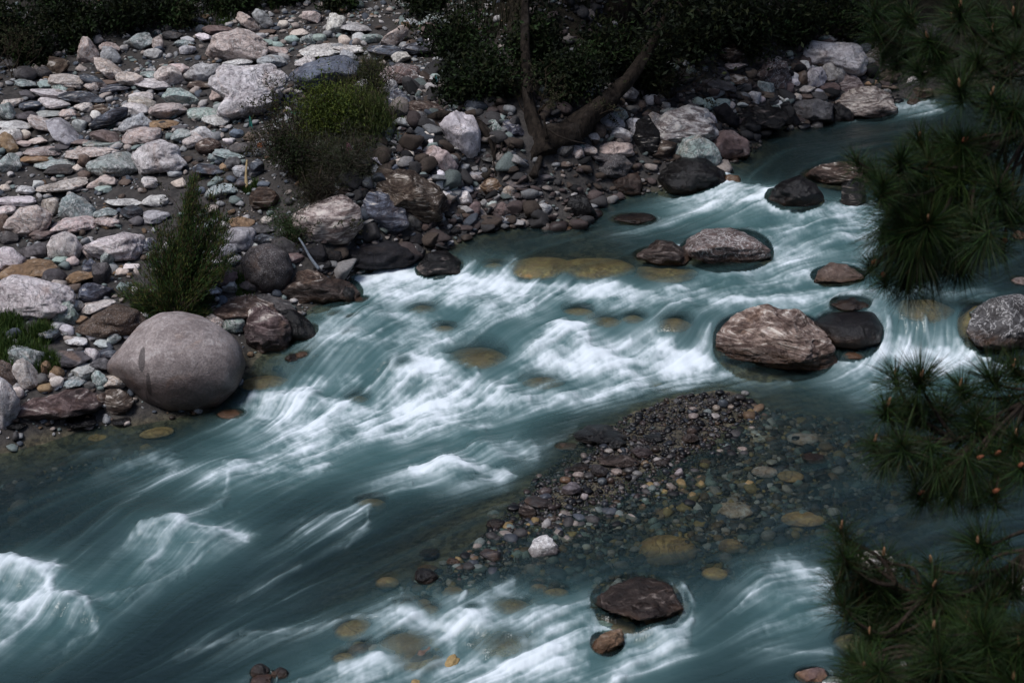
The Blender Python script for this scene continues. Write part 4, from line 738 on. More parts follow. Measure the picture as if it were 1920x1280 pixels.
# white water: where it springs from, in lines with a width and a strength
FOAM = '''1345,325 1370,352 1420,358 1480,366|14|.95;1280,378 1350,366 1450,380 1520,392 1640,398|16|.75;1150,440 1230,415 1320,395|16|.42;1640,400 1560,425 1480,420|24|.62;1640,430 1540,460 1460,485|22|.62;1450,495 1400,515 1310,540|18|.6
1530,522 1480,530 1400,548|16|.65;1640,545 1540,560 1450,562 1330,562|12|.75;1290,560 1210,556 1130,548 1030,538 960,530 900,526 830,521 740,516 650,521|11|1;1680,200 1720,192 1760,206|10|.9;1790,112 1830,130|10|.6;1500,410 1420,440 1380,420|16|.4
700,540 800,550 900,545 1000,560|22|.75;880,560 920,590 890,625|22|.68;620,600 700,590 790,602|18|.65;600,640 680,640 760,642 820,622|20|.72;1100,640 1050,625 1010,660 1090,672 1200,681 1330,682|14|1;1250,665 1150,672 1050,692 960,720|18|.75
1332,615 1312,660|9|.6;740,697 800,694 860,706 820,732 740,742|20|1;470,747 560,746 620,762 700,772 800,762 900,756 990,752|11|1;980,690 1060,706 1000,732|18|.62;1000,752 1080,742 1180,731 1280,716 1400,702|10|.72;500,780 600,792 700,800 620,830 540,852|26|.82
700,800 800,790 900,802|20|.6;600,880 480,882 420,872|12|.8;430,890 420,940|9|.7;280,856 330,876 240,872|12|.62;265,1000 320,990 400,1000 462,1006|9|1;300,1020 280,1062|24|.55;390,1030 350,1072|11|.6;330,1080 250,1110 180,1132|9|.62
0,1070 50,1065 90,1090 96,1130 40,1142|16|1;0,1130 50,1150 10,1200|18|.7;100,1130 160,1130 180,1180 130,1202|13|.85;450,1186 560,1180 640,1166|6|.6;350,1222 450,1192|6|.5;770,882 850,880 950,892 900,902|9|.95;880,842 960,842 1000,852|13|.6;700,906 760,892|9|.5
655,962 690,950 690,980 650,1022|9|.65;750,1150 820,1175 900,1181 980,1202|16|1;840,1190 860,1242|20|.8;960,1172 1060,1150 1120,1132|11|.72;1000,1182 1100,1166 1220,1186 1280,1196|13|.85;640,1252 760,1241 900,1252 1100,1242|13|.9;860,1268 1120,1272|11|.7
1280,1192 1200,1232 1150,1272|15|.85;660,1160 720,1156|8|.7;560,1280 700,1266|11|.7;1130,1112 1162,1105|7|.7;930,1112 960,1092|7|.7;860,1130 872,1116|7|.7;1282,1102 1302,1132 1290,1172 1266,1192|7|.75;1390,1132 1440,1086 1500,1080 1560,1092|13|.75;1420,1110 1480,1122 1560,1132|11|.62
1440,1182 1560,1150|13|.6;1400,1216 1560,1222|7|.5;1500,962 1535,956|7|.6;1660,657 1740,664 1850,668 1900,682|13|1;1668,615 1675,650|7|.75;1700,612 1712,655|7|.5;1735,612 1745,655|9|.7;1775,615 1780,655|7|.5;1570,662 1602,672|9|.75;1600,700 1700,702 1640,732|14|.6;1780,700 1880,690|14|.5
868,508 890,488|7|.9;790,512 720,511|8|.9;940,510 962,490|7|.55;1182,640 1160,656|8|.7;1660,540 1760,545 1860,548|10|.5;1640,385 1560,395|10|.7;1545,390 1600,398|9|.8;560,712 610,722|12|.5;640,712 690,722|12|.6;860,735 990,742|9|.6;540,600 600,620|14|.5;600,560 690,540|12|.45
1100,560 1180,590 1100,600|16|.42;1380,700 1480,712|8|.5;820,850 900,830|10|.4;1030,830 1080,800|8|.3;150,850 220,845|7|.3;200,960 260,930|8|.3;450,1120 560,1060|8|.35;560,990 640,960|8|.35;1240,740 1330,720|10|.4;1850,620 1900,640|6|.3'''
qa = np.stack([WX, WY*.42], 1)
F0 = np.zeros(len(WX), np.float32); NZ = (fbm2(WX, WY, 1.6, 3, 60)+.5*fbm2(WX, WY, 6.5, 2, 64)).astype(np.float32)
for e in FOAM.replace('\n', ';').split(';'):
    p, wpx, st = e.split('|'); P = np.array([[float(q) for q in t.split(',')] for t in p.split()]); Q = unproject(P[:, 0], P[:, 1], np.zeros(len(P)))
    wm = float(wpx)*np.mean([depth_of(q) for q in Q])/FPX; Qa = np.stack([Q[:, 0], Q[:, 1]*.42], 1); lo = Qa.min(0)-3*wm; hi = Qa.max(0)+3*wm
    k = np.where((qa[:, 0] > lo[0]) & (qa[:, 0] < hi[0]) & (qa[:, 1] > lo[1]) & (qa[:, 1] < hi[1]) & act)[0]
    best = np.full(len(k), 9.)
    for i in range(len(Qa)-1):
        a, b = Qa[i], Qa[i+1]; ab = b-a; t = np.clip(((qa[k]-a)@ab)/(ab@ab+1e-9), 0, 1); best = np.minimum(best, np.linalg.norm(qa[k]-a-t[:, None]*ab, axis=1))
    best = np.maximum(best*(1+.55*NZ[k])+.25*wm*NZ[k], 0); F0[k] = np.maximum(F0[k], float(st)*np.exp(-(best/wm)**2))
# white collars where the current strikes stones
for r in ROCKS:
    if r['D'] > .1 or r['w'] < 40 or r['sub']: continue
    rx, ry = WX-r['c'][0], WY-r['c'][1]; k = (np.abs(rx) < 2*r['a']+.3) & (np.abs(ry) < 2*r['d']+.3) & act
    e = np.hypot(rx[k]/(r['a']+.03), ry[k]/(r['d']+.03)); fu, fv = flow(WX[k], WY[k]); ups = np.maximum(-(rx[k]*fu/r['a']+ry[k]*fv/r['d'])/(e+1e-6), 0)
    F0[k] = np.maximum(F0[k], (.16+.42*ups)*np.exp(-((e-1.04)/.12)**2)*sstep(-.10, -.3, Dv[k])*(1+.4*NZ[k]))
F0g = np.zeros(_X.shape, np.float32)      # the same on a plain grid so that it can be carried downstream
ia = np.where(act)[0]; cx_ = np.clip(((WX[ia]-GX0)/GS).astype(int), 0, _X.shape[1]-1); cy_ = np.clip(((WY[ia]-GY0)/GS).astype(int), 0, _X.shape[0]-1)
np.maximum.at(F0g, (cy_, cx_), F0[ia])
F0g = np.maximum(blur(F0g, 1.0), .8*F0g); rng = np.random.default_rng(3); NN = 1024
noiseA = rng.normal(size=(NN, NN)).astype(np.float32); noiseB = rng.normal(size=(NN, NN)).astype(np.float32)
def samp(N, x, y, cell):
    u = x/cell; v = y/cell; iu = np.floor(u).astype(np.int32); iv = np.floor(v).astype(np.int32); fu = u-iu; fv = v-iv; a, b = iu % NN, (iu+1) % NN; c, d = iv % NN, (iv+1) % NN
    return (N[c, a]*(1-fu)+N[c, b]*fu)*(1-fv)+(N[d, a]*(1-fu)+N[d, b]*fu)*fv
x, y = WX[ia].copy(), WY[ia].copy(); cell = np.maximum(.012, .0011*np.hypot(x, y)).astype(np.float32)
cellq = np.float32(.02)*2.0**np.round(np.log2(cell/.02)*1)
def lic(N, cellv, steps, h, both=True, carry=False):
    acc = samp(N, x, y, cellv)*1.0; tot = 1.0; fo = F0[ia].copy()
    for sg in ((-1, 1) if both else (-1,)):
        X_, Y_ = x.copy(), y.copy()
        for s in range(steps):
            ux, uy = flow(X_, Y_); X_ = X_+sg*h*ux; Y_ = Y_+sg*h*uy
            w_ = .5+.5*math.cos(math.pi*s/steps); acc += samp(N, X_, Y_, cellv)*w_; tot += w_*w_
            if carry and sg < 0:
                if s % 3 == 0: fo = np.maximum(fo, look(F0g, X_, Y_)*math.exp(-(s+1)*h/.55)*.9)
    return acc/math.sqrt(tot), fo.astype(np.float32)
fine, _ = lic(noiseA, np.float32(.017), 26, .016)
mid, foam_c = lic(noiseB, np.float32(.045), 20, .04, True, True)
broad, _ = lic(noiseA, np.float32(.13), 12, .09)
for q in (fine, mid, broad): q /= q.std()
MK = blur(F0g, 3.5)*1.1
for e in '500,800 800,830 950,800|55|.55;400,880 600,860 720,850|36|.5;0,1180 130,1150 300,1070|40|.42;900,590 700,600 620,640|60|.55;1640,420 1480,440 1300,530|50|.5;1600,690 1850,695|26|.5;800,1200 1000,1220|34|.5;1400,365 1250,400|22|.45;700,690 900,720 1100,700|50|.5;1000,560 1250,560|26|.4;1200,670 1000,740|36|.5;450,960 300,1010|30|.3;1420,1120 1540,1110|34|.35'.split(';'):
    p, wpx, s_ = e.split('|'); P = np.array([[float(q) for q in t.split(',')] for t in p.split()]); Q = unproject(P[:, 0], P[:, 1], np.zeros(len(P))); wm = float(wpx)*np.mean([depth_of(q) for q in Q])/FPX
    G2 = np.stack([_X, _Y*.42], -1); Qa = np.stack([Q[:, 0], Q[:, 1]*.42], 1); best = np.full(_X.shape, 99.)
    for i in range(len(Qa)-1):
        a, b = Qa[i], Qa[i+1]; ab = b-a; t = np.clip(((G2-a)@ab)/(ab@ab+1e-9), 0, 1); best = np.minimum(best, np.linalg.norm(G2-a-t[..., None]*ab, axis=-1))
    MK = np.maximum(MK, float(s_)*np.exp(-(best/wm)**2))
MK0 = MK                                          # fine bubbles, carried far down the current: milky water
ux_, uy_ = flow(_X.astype(np.float32), _Y.astype(np.float32))
for _ in range(26): MK = np.maximum(MK, look(MK, (_X-.16*ux_), (_Y-.16*uy_)).reshape(_X.shape)*.90)
MK = blur(MK, 3.0)
for r in ROCKS:                           # a thin clear sheet slides over the drowned stones
    if r['sub']: MK *= 1-.6*np.exp(-((_X-r['c'][0])/(.72*r['a']))**2-((_Y-r['c'][1]+.3*r['d'])/(.62*r['d']))**2)
CLR = np.ones(len(WX), np.float32)
for r in ROCKS:
    if r['sub']: CLR *= 1-.7*np.exp(-((WX-r['c'][0])/(.8*r['a']))**2-((WY-r['c'][1]+.25*r['d'])/(.68*r['d']))**2)
milk = np.clip(look(MK, WX, WY), 0, 1).astype(np.float32)
turb = sstep(.05, .7, foam_c)                                    # how wild the water is here
fluff = fbm2(WX[ia], WY[ia], 9, 3, 90); st = .15*fine+.34*mid+.46*broad+.8*fluff*sstep(.15, .7, foam_c)
patch = fbm2(WX[ia]*.8, WY[ia], 1.9, 3, 95); foam = .56*foam_c**1.2*(1+.28*patch)+.44*milk[ia]*np.clip(1+.30*st+.75*patch, .1, 2)+.10*st*(.15+.85*sstep(.02, .45, foam_c))*(1-.3*sstep(.7, 1, foam_c))-.08
wisp = np.maximum(.55*mid+.6*broad+.35*fine-1.55, 0)*.16*sstep(-.12, -.3, Dv[ia])*sstep(-.6, .6, NZ[ia]+.4)
foam = np.clip((foam+wisp)*CLR[ia], 0, 1)
# the surface itself: steps and slope of the bed, humps over drowned stones, streaks and chop
hz = np.zeros(len(WX), np.float32)
chop = fbm2(WX[ia]*1.0, WY[ia], 1.5, 3, 70)
hz[ia] = (.002*mid+.006*broad)*(.18+turb)+.05*chop*(.12+turb)+.06*np.maximum(foam_c-.25, 0)*(.7+.1*mid)
HUMP = '330,990,.20,.9 60,1075,.22,.6 140,1140,.14,.5 770,700,.10,.7 1060,640,.16,.9 1010,665,.12,.6 850,888,.14,.6 450,900,.08,.9 900,590,.12,.8 690,600,.10,.7 900,1185,.10,.6 1440,1090,.10,.5 1300,590,.06,.6 940,735,.10,.35 1400,440,.08,.9 1560,430,.08,.8 680,650,.1,.8 560,760,.1,.6 920,845,.12,.5 1250,1195,.06,.5'
for e in HUMP.split():
    px, py, am, ra = map(float, e.split(',')); p = unproject(np.array([px]), np.array([py]), np.zeros(1))[0]; ux, uy = flow(p[:1], p[1:2]); ux, uy = ux[0], uy[0]
    dx, dy = WX-p[0], WY-p[1]; al = dx*ux+dy*uy; ac = -dx*uy+dy*ux; hz += .7*am*np.exp(-(al/(ra*.42))**2-(ac/ra)**2).astype(np.float32)
Zw = (Wz+hz).astype(np.float32); bed = look(G_GRID, WX, WY).astype(np.float32)
top = bed.copy()
for r in ROCKS:
    if r['D'] > .2: continue
    rx, ry = WX-r['c'][0], WY-r['c'][1]; k = np.where((np.abs(rx) < 1.9*r['a']) & (np.abs(ry) < 1.9*r['d']))[0]
    e2 = (rx[k]/r['a'])**2+(ry[k]/r['d'])**2
    zt = r['c'][2]+r['h']*np.where(e2 < 1, np.sqrt(np.maximum(1-e2, 0)), -(np.sqrt(np.maximum(e2, 1))-1)*12); top[k] = np.maximum(top[k], zt)
    if r['sub']: Zw[k] += np.clip(r['c'][2]+r['h']+.05-Zw[k], 0, .15)*np.exp(-e2*1.4)
depth = np.clip(Zw-top, 0, 2)
foamv = np.zeros(len(WX), np.float32); foamv[ia] = foam*sstep(.0, .05, depth[ia])
strk = np.zeros(len(WX), np.float32); strk[ia] = np.clip(.5+.22*(.4*mid+.6*broad+.12*fine), 0, 1)
Fq = grid_faces(NR, NC); keep = (act[Fq].all(1)); Fq = Fq[keep]; us = np.unique(Fq); mp = np.zeros(len(WX), np.int32); mp[us] = np.arange(len(us))
M = Mat('river_water'); fa = M.attr('foam').outputs['Fac']; de = M.attr('depth').outputs['Fac']; sk = M.attr('streak').outputs['Fac']
geo = M.n('ShaderNodeNewGeometry'); pos = geo.outputs['Position']
mpw = M.n('ShaderNodeMapping', Vector=pos); mpw.inputs['Rotation'].default_value = (0, 0, .75); mpw.inputs['Scale'].default_value = (1, 2.6, 1); rip = M.noise(mpw.outputs[0], 4.5, 5, .6, .6); nb = M.bump(M.math('ADD', M.math('MULTIPLY', sk, .9), M.math('MULTIPLY', rip, .8)), .30, .06)
mk = M.attr('milk').outputs['Fac']; ext = M.math('MULTIPLY_ADD', mk, -10.0, -2.9)
trans = M.math('EXPONENT', M.math('MULTIPLY', de, ext)); trans = M.math('MULTIPLY', trans, M.ramp(sk, .2, .9, 1, .72))
deep = M.mix(M.ramp(mk, .03, .52), (.0115, .023, .0255), (.056, .114, .119)); deep = M.mix(M.ramp(sk, .35, .95, 0, .22), deep, (.055, .105, .108))
body = M.n('ShaderNodeMixShader', i0=M.math('MULTIPLY', trans, .93), i1=M.n('ShaderNodeBsdfDiffuse', Color=deep, Normal=nb).outputs[0], i2=M.n('ShaderNodeBsdfTransparent', Color=(.86, .95, .90, 1)).outputs[0]).outputs[0]
fr = M.n('ShaderNodeFresnel', IOR=1.33, Normal=nb).outputs[0]
gl = M.n('ShaderNodeBsdfGlossy', Color=(1, 1, 1, 1), Roughness=.16, Normal=nb).outputs[0]
s1 = M.n('ShaderNodeMixShader', i0=M.math('MULTIPLY', fr, .95), i1=body, i2=gl).outputs[0]
fc = M.mix(M.ramp(fa, .15, .9), (.32, .44, .455), (.76, .83, .88))
fsh = M.n('ShaderNodeBsdfDiffuse', Color=fc, Normal=M.bump(sk, .12, .05)).outputs[0]
fin = M.n('ShaderNodeMixShader', i0=M.ramp(fa, .0, 1.05, 0, .95), i1=s1, i2=fsh).outputs[0]
water = link('river_water', mesh_np('river_water', np.stack([WX, WY, Zw], 1)[us], [mp[Fq]], True, {'foam': foamv[us], 'depth': depth[us], 'streak': strk[us], 'milk': milk[us]}, M.done(fin)))
tag(water, 'fast teal mountain river with white rapids running between boulders', 'river', kind='structure')
# ---------------------------------------------------------------- plants: materials
def leaf_mat(name, tint, trans=.25, rough=.7):
    M = Mat(name); t = M.n('ShaderNodeVertexColor', _layer_name='tone').outputs[0]
    c = M.mix(1, t, tint, 'MULTIPLY')
    d = M.n('ShaderNodeBsdfPrincipled', Base__Color=c, Roughness=rough); d.inputs['Specular IOR Level'].default_value = .2
    tr = M.n('ShaderNodeBsdfTranslucent', Color=c)
    return M.done(M.n('ShaderNodeMixShader', i0=trans, i1=d.outputs[0], i2=tr.outputs[0]).outputs[0])
LEAF = leaf_mat('leaf', (1, 1, 1)); NEEDLE = leaf_mat('pine_needle', (1, 1, 1), .15, .55)
def bark_mat(name, a, b, sc):
    M = Mat(name); tc = M.n('ShaderNodeTexCoord').outputs['Object']; mp = M.n('ShaderNodeMapping', Vector=tc); mp.inputs['Scale'].default_value = (1, 1, .35)
    n = M.noise(mp.outputs[0], sc, 6, .7, .5); n2 = M.noise(tc, sc*.3, 4, .6)
    c = M.mix(M.ramp(n, .35, .65), a, b); c = M.mix(M.ramp(n2, .5, .7, 0, .5), c, (.055, .046, .04))
    s = M.n('ShaderNodeBsdfPrincipled', Base__Color=c, Roughness=.9, Normal=M.bump(n, .9, .04)); s.inputs['Specular IOR Level'].default_value = .15
    return M.done(s.outputs[0])
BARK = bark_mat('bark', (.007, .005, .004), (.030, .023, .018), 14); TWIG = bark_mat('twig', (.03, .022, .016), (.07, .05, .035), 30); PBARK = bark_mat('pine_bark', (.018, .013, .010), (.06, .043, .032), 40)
def flat_mat(name, col, rough=.8):
    M = Mat(name); n = M.noise(M.n('ShaderNodeTexCoord').outputs['Object'], 30, 3); c = M.mix(M.ramp(n, .3, .7), tuple(x*.6 for x in col), col)
    return M.done(M.n('ShaderNodeBsdfPrincipled', Base__Color=c, Roughness=rough).outputs[0])
BUD = flat_mat('pine_bud', (.26, .14, .07)); BUDR = flat_mat('pine_flower_bud', (.24, .075, .032))

class Acc:
    def __init__(s): s.v = []; s.f = {}; s.n = 0; s.t = []
    def add(s, v, f, tone=None):
        s.f.setdefault(f.shape[1], []).append(f+s.n); s.v.append(v); s.n += len(v)
        s.t.append(np.broadcast_to(np.asarray(tone if tone is not None else (1, 1, 1), float), (len(v), 3)))
    def build(s, name, mat, parent=None, smooth=False, origin=None):
        v = np.concatenate(s.v); o = np.zeros(3) if origin is None else np.asarray(origin)
        me = mesh_np(name, v-o, [np.concatenate(q) for q in s.f.values()], smooth, {'tone': np.concatenate(s.t)}, mat)
        return link(name, me, parent, None if parent is not None else o)
def tube(P, R_, n=8, rng=None, rough=0.0):
    P = np.asarray(P, float); R_ = np.asarray(R_, float); m = len(P)
    T = np.gradient(P, axis=0); T /= np.linalg.norm(T, axis=1)[:, None]+1e-9
    ref = np.array([.3, .9, .2]); A_ = np.cross(T, ref); A_ /= np.linalg.norm(A_, axis=1)[:, None]+1e-9; B_ = np.cross(T, A_)
    th = np.linspace(0, 2*np.pi, n, endpoint=False)
    rad = R_[:, None]*np.ones((1, n))
    if rng is not None and rough: rad = rad*(1+rough*fbm(np.stack([np.repeat(np.arange(m)*.35, n), np.tile(np.cos(th)*1.2, m), np.tile(np.sin(th)*1.2, m)+rng.uniform(0, 50)], 1), 3, 2).reshape(m, n))
    v = P[:, None]+rad[..., None]*(np.cos(th)[None, :, None]*A_[:, None]+np.sin(th)[None, :, None]*B_[:, None])
    v = np.concatenate([v.reshape(-1, 3), P[:1], P[-1:]])
    i = np.arange(m*n).reshape(m, n); a, b = i[:-1], i[1:]
    q = np.stack([a, np.roll(a, -1, 1), np.roll(b, -1, 1), b], -1).reshape(-1, 4)
    c0 = np.stack([np.full(n, m*n), np.roll(i[0], -1), i[0]], 1); c1_ = np.stack([np.full(n, m*n+1), i[-1], np.roll(i[-1], -1)], 1)
    return v, q, np.concatenate([c0, c1_])
def add_tube(acc, P, R_, n=8, rng=None, rough=0.0):
    v, q, t = tube(P, R_, n, rng, rough); k = acc.n; acc.add(v, q); acc.f.setdefault(3, []).append(t+k)
def smoothline(P, n):
    P = np.asarray(P, float); t = np.r_[0, np.cumsum(np.linalg.norm(np.diff(P, axis=0), axis=1))]; u = np.linspace(0, t[-1], n)
    o = np.stack([np.interp(u, t, P[:, k]) for k in range(P.shape[1])], 1)
    for _ in range(2): o[1:-1] = .25*o[:-2]+.5*o[1:-1]+.25*o[2:]
    return o
def leaves(acc, C, L, Wd, rng, tones, dirs=None, spread=1.0, droop=0.0):
    """leaf blades (folded along the middle) at points C"""
    n = len(C); d = rng.normal(size=(n, 3))*spread+(0 if dirs is None else dirs); d[:, 2] -= droop; d /= np.linalg.norm(d, axis=1)[:, None]
    s = np.cross(d, rng.normal(size=(n, 3))); s /= np.linalg.norm(s, axis=1)[:, None]+1e-9; nn = np.cross(d, s)
    l = (L*rng.uniform(.6, 1.25, n))[:, None]; w = (Wd*rng.uniform(.7, 1.2, n))[:, None]
    v = np.stack([C, C+d*l*.5+s*w*.5+nn*w*.18, C+d*l, C+d*l*.5-s*w*.5+nn*w*.18], 1).reshape(-1, 3)
    k = np.arange(n)*4; f = np.concatenate([np.stack([k, k+1, k+2], 1), np.stack([k, k+2, k+3], 1)])
    t = np.asarray(tones)[rng.integers(0, len(tones), n)]*rng.uniform(.6, 1.25, (n, 1)); acc.add(v, f, np.repeat(t, 4, 0))
def ground_at(x, y): return float(ground_fine(np.array([x]), np.array([y]))[0][0])
def empty(name, loc):
    o = bpy.data.objects.new(name, None); COL.objects.link(o); o.location = loc; o.empty_display_size = .3; return o
def part(acc, name, mat, root, smooth=False):
    o = acc.build(name, mat, root, smooth, origin=np.array(root.location)); return o

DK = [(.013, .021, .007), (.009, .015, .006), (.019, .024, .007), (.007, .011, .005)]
MG = [(.035, .060, .016), (.025, .048, .014), (.050, .066, .018)]
# ---- trees of the dark wood: trunk, limbs and crown
def wood_tree(x, y, H_, r, rng, label, lean=(0, 0), crown=2.6, nl=5200, tones=DK, low=.30, leaf=.17, group='trees of the dark wood'):
    z = ground_at(x, y)-.15; root = empty('tree', (x, y, z)); tag(root, label, 'tree', group)
    tr = Acc(); k = np.linspace(0, 1, 14)
    P = np.stack([x+lean[0]*k*H_+.12*np.sin(k*5+rng.uniform(0, 6)), y+lean[1]*k*H_+.12*np.cos(k*4+rng.uniform(0, 6)), z+k*H_], 1)
    add_tube(tr, P, r*(1-.75*k)+r*.35*np.exp(-k*18), 10, rng, .25)
    cl = []
    for j in range(22):
        t = rng.uniform(low, .98); b = P[int(t*13)]; az = rng.uniform(0, 6.28); ln = crown*(1.1-.6*t)*rng.uniform(.6, 1.15)
        e = b+np.array([math.cos(az)*ln, math.sin(az)*ln, ln*rng.uniform(.0, .5)])
        L_ = smoothline([b, (b+e)/2+np.array([0, 0, .2]), e], 7); add_tube(tr, L_, np.linspace(r*.28, r*.05, 7), 5)
        for q in range(5): cl.append((L_[min(6, 2+q)]+rng.normal(0, .25, 3), rng.uniform(.25, .6)))
    part(tr, 'trunk', BARK, root, True)
    cr = Acc(); per = nl//len(cl)
    for c, s in cl: leaves(cr, c+rng.normal(0, 1, (per, 3))*np.array([s, s, s*.6]), leaf, leaf*.5, rng, [tones[rng.integers(len(tones))]], droop=.3)
    part(cr, 'crown', LEAF, root)
    return root
RT = np.random.default_rng(12)
def gpt(px, py):
    p = hit(px, py); return p[0], p[1]
def beyond(px, d):                        # a spot on the slope, so far up behind the wood's edge in that direction
    t = (px-960)/FPX/CS; y = 20.0
    for _ in range(30): y = .5*y+.5*(float(forest_y(t*y*1.0))+d)
    return t*y, y
TREES = [(40, 1.2, 9, .20, 'dark leafy tree at the far left behind the boulder field'), (170, 2.0, 10, .22, 'second dark tree from the left behind the boulder field'), (290, .9, 8, .16, 'dark tree above the pink triangular boulder, left side'), (400, 2.4, 10, .2, 'dark tree behind the pale leaning slab'),
         (840, 1.6, 8, .16, 'dark leafy tree hanging over the stones left of the twisted tree'), (1085, 2.6, 10, .20, 'dark tree just right of and behind the twisted tree'), (1165, 1.0, 10, .24, 'dark tree with a thick straight trunk above the leaning trunk'), (1270, 1.4, 10, .26, 'thick dark trunk above the white layered slab'),
         (1370, 2.2, 9, .18, 'dark tree on the far bank left of the triangular boulder'), (1480, 1.4, 9, .20, 'dark tree above the triangular brown-grey boulder'), (1590, 2.0, 10, .22, 'dark tree behind the largest whitish boulder'), (1720, 1.6, 9, .2, 'dark tree at the top behind the pine branches'), (1860, 2.2, 10, .2, 'rightmost dark tree of the far wood, behind the pine'),
         (580, 6.5, 11, .22, 'dark tree high up above the top of the boulder field'), (700, 7.5, 11, .22, 'dark tree at the top edge above the gap in the wood'), (1950, 1.0, 9, .2, 'dark tree just past the pine at the upper right'), (-200, 1.5, 9, .2, 'dark tree of the wood left of the picture edge')]
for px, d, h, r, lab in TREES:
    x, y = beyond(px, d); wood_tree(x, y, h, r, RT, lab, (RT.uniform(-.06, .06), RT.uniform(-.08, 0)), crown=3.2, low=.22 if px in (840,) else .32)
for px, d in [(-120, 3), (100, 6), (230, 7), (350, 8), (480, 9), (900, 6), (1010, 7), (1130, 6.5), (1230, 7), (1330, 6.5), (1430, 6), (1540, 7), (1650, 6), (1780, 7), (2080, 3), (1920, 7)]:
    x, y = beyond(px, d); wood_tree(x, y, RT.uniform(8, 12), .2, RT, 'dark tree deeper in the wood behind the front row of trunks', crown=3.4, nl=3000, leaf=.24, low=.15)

# ---- the twisted tree on the far bank
bp = hit(985, 322); dp = depth_of(bp)+.3
def W3(t, dd=0.0):
    q = np.array([[float(z) for z in e.split(',')] for e in t.split()]); return at_depth(q[:, 0], q[:, 1], dp+dd+(q[:, 2] if q.shape[1] > 2 else 0))
px2m = dp/FPX
root = empty('twisted_tree', bp-np.array([0, 0, .1])); tag(root, 'twisted bare-trunked tree forking from a thick root on the far bank', 'tree')
tr = Acc(); rg = np.random.default_rng(4)
a = smoothline(W3('925,345,-.2 955,325,-.1 985,298,0 1012,272,0 1035,262,.1 1075,245,.2 1115,212,.3 1150,178,.5 1185,145,.7 1215,95,.9 1250,30,1.2 1290,-60,1.5'), 34)
add_tube(tr, a, np.interp(np.linspace(0, 1, 34), [0, .15, .28, .45, .6, .75, 1], np.array([12, 23, 24, 17, 12.5, 8.5, 5])*px2m), 14, rg, .42)
part(tr, 'leaning_trunk', BARK, root, True)
tr = Acc(); b = smoothline(W3('1022,290,-.1 1012,262,0 1000,225,0 988,185,0 986,140,.1 984,70,.1 986,0,.2 980,-90,.3 990,-220,.4 985,-330,.5'), 34)
add_tube(tr, b, np.interp(np.linspace(0, 1, 34), [0, .08, .16, .3, 1], np.array([21, 15, 11, 9, 5])*px2m), 12, rg, .38)
cl = []
for j in range(26):
    src, t = (b, rg.uniform(.62, 1)) if j % 2 else (a, rg.uniform(.82, 1)); s = src[int(t*33)]; az = rg.uniform(0, 6.28); ln = rg.uniform(.8, 2.3)
    e = s+np.array([math.cos(az)*ln, math.sin(az)*ln, rg.uniform(-.1, .9)]); L_ = smoothline([s, (s+e)/2+np.array([0, 0, .15]), e], 6); add_tube(tr, L_, np.linspace(.05, .012, 6), 5)
    cl += [(L_[q]+rg.normal(0, .2, 3), .4) for q in (2, 3, 4, 5)]
part(tr, 'trunk', BARK, root, True)
tr = Acc()                                 # broken snag, stub and arching roots
add_tube(tr, smoothline(W3('992,175,-.15 990,160,-.15 990,150,-.15'), 5), np.array([5, 4, 3, 2, 1])*px2m, 6)
add_tube(tr, smoothline(W3('1020,215,-.3 1021,232,-.3 1026,262,-.25'), 6), np.linspace(1.5, 4, 6)*px2m, 5)
part(tr, 'snag', BARK, root, True)
for e in ('800,225,-.1 830,212,-.2 868,220,-.2 900,228,-.2 918,250,-.2 930,285,-.2|9', '880,222,-.2 905,240,-.3 922,270,-.3 928,300,-.3|6', '945,330,-.2 935,300,-.3 942,270,-.3 938,255,-.3|2', '955,300,-.3 948,285,-.4 956,268,-.4|2', '930,330,-.3 925,300,-.4 930,275,-.4|1.6', '1025,240,-.3 1045,255,-.5 1075,265,-.5 1100,270,-.4|2.2', '905,335,-.3 925,318,-.2 950,322,-.1|9', '1000,330,-.5 1010,305,-.3 1015,290,-.1|8'):
    t, w = e.split('|'); tr = Acc(); L_ = smoothline(W3(t), 16); add_tube(tr, L_, np.linspace(1, .55, 16)*float(w)*px2m, 7, rg, .3); part(tr, 'root', BARK, root, True)
cr = Acc()
for c, s in cl: leaves(cr, c+rg.normal(0, 1, (70, 3))*s, .13, .06, rg, DK, droop=.3)
part(cr, 'crown', LEAF, root)

# ---- bushes
def bush(px, py, wpx, hpx, rng, label, tones, n=5000, leaf=.09, lw=.5, name='bush', group=None, stems=16, dirup=.4, gap=.0):
    p = hit(px, py); m = depth_of(p)/FPX; w, h = wpx*m/2, hpx*m/CS; root = empty(name, p-np.array([0, 0, .08])); tag(root, label, 'bush', group)
    st_ = Acc(); cl = []
    for j in range(stems):
        az = rng.uniform(0, 6.28); r_ = math.sqrt(rng.uniform(0, 1))*w; e = p+np.array([math.cos(az)*r_, math.sin(az)*r_*.7, h*rng.uniform(.35, 1)*(1-.45*(r_/w)**2)])
        L_ = smoothline([p+rng.normal(0, .06, 3)*np.array([1, 1, 0]), p*.45+e*.55+np.array([0, 0, .12*h]), e], 8); add_tube(st_, L_, np.linspace(.018, .005, 8), 4)
        cl += [(L_[q]+rng.normal(0, .08, 3), max(.1, w*.22)) for q in (3, 4, 5, 6, 7)]
    part(st_, 'stems', TWIG, root, True)
    fo = Acc(); per = max(4, n//len(cl))
    for c, s in cl:
        q = c+rng.normal(0, 1, (per, 3))*np.array([s, s, s*.8]); leaves(fo, q, leaf, leaf*lw, rng, [tones[rng.integers(len(tones))]], dirs=np.array([0, 0, dirup]))
    part(fo, 'foliage', LEAF, root); return root
RB_ = np.random.default_rng(31)
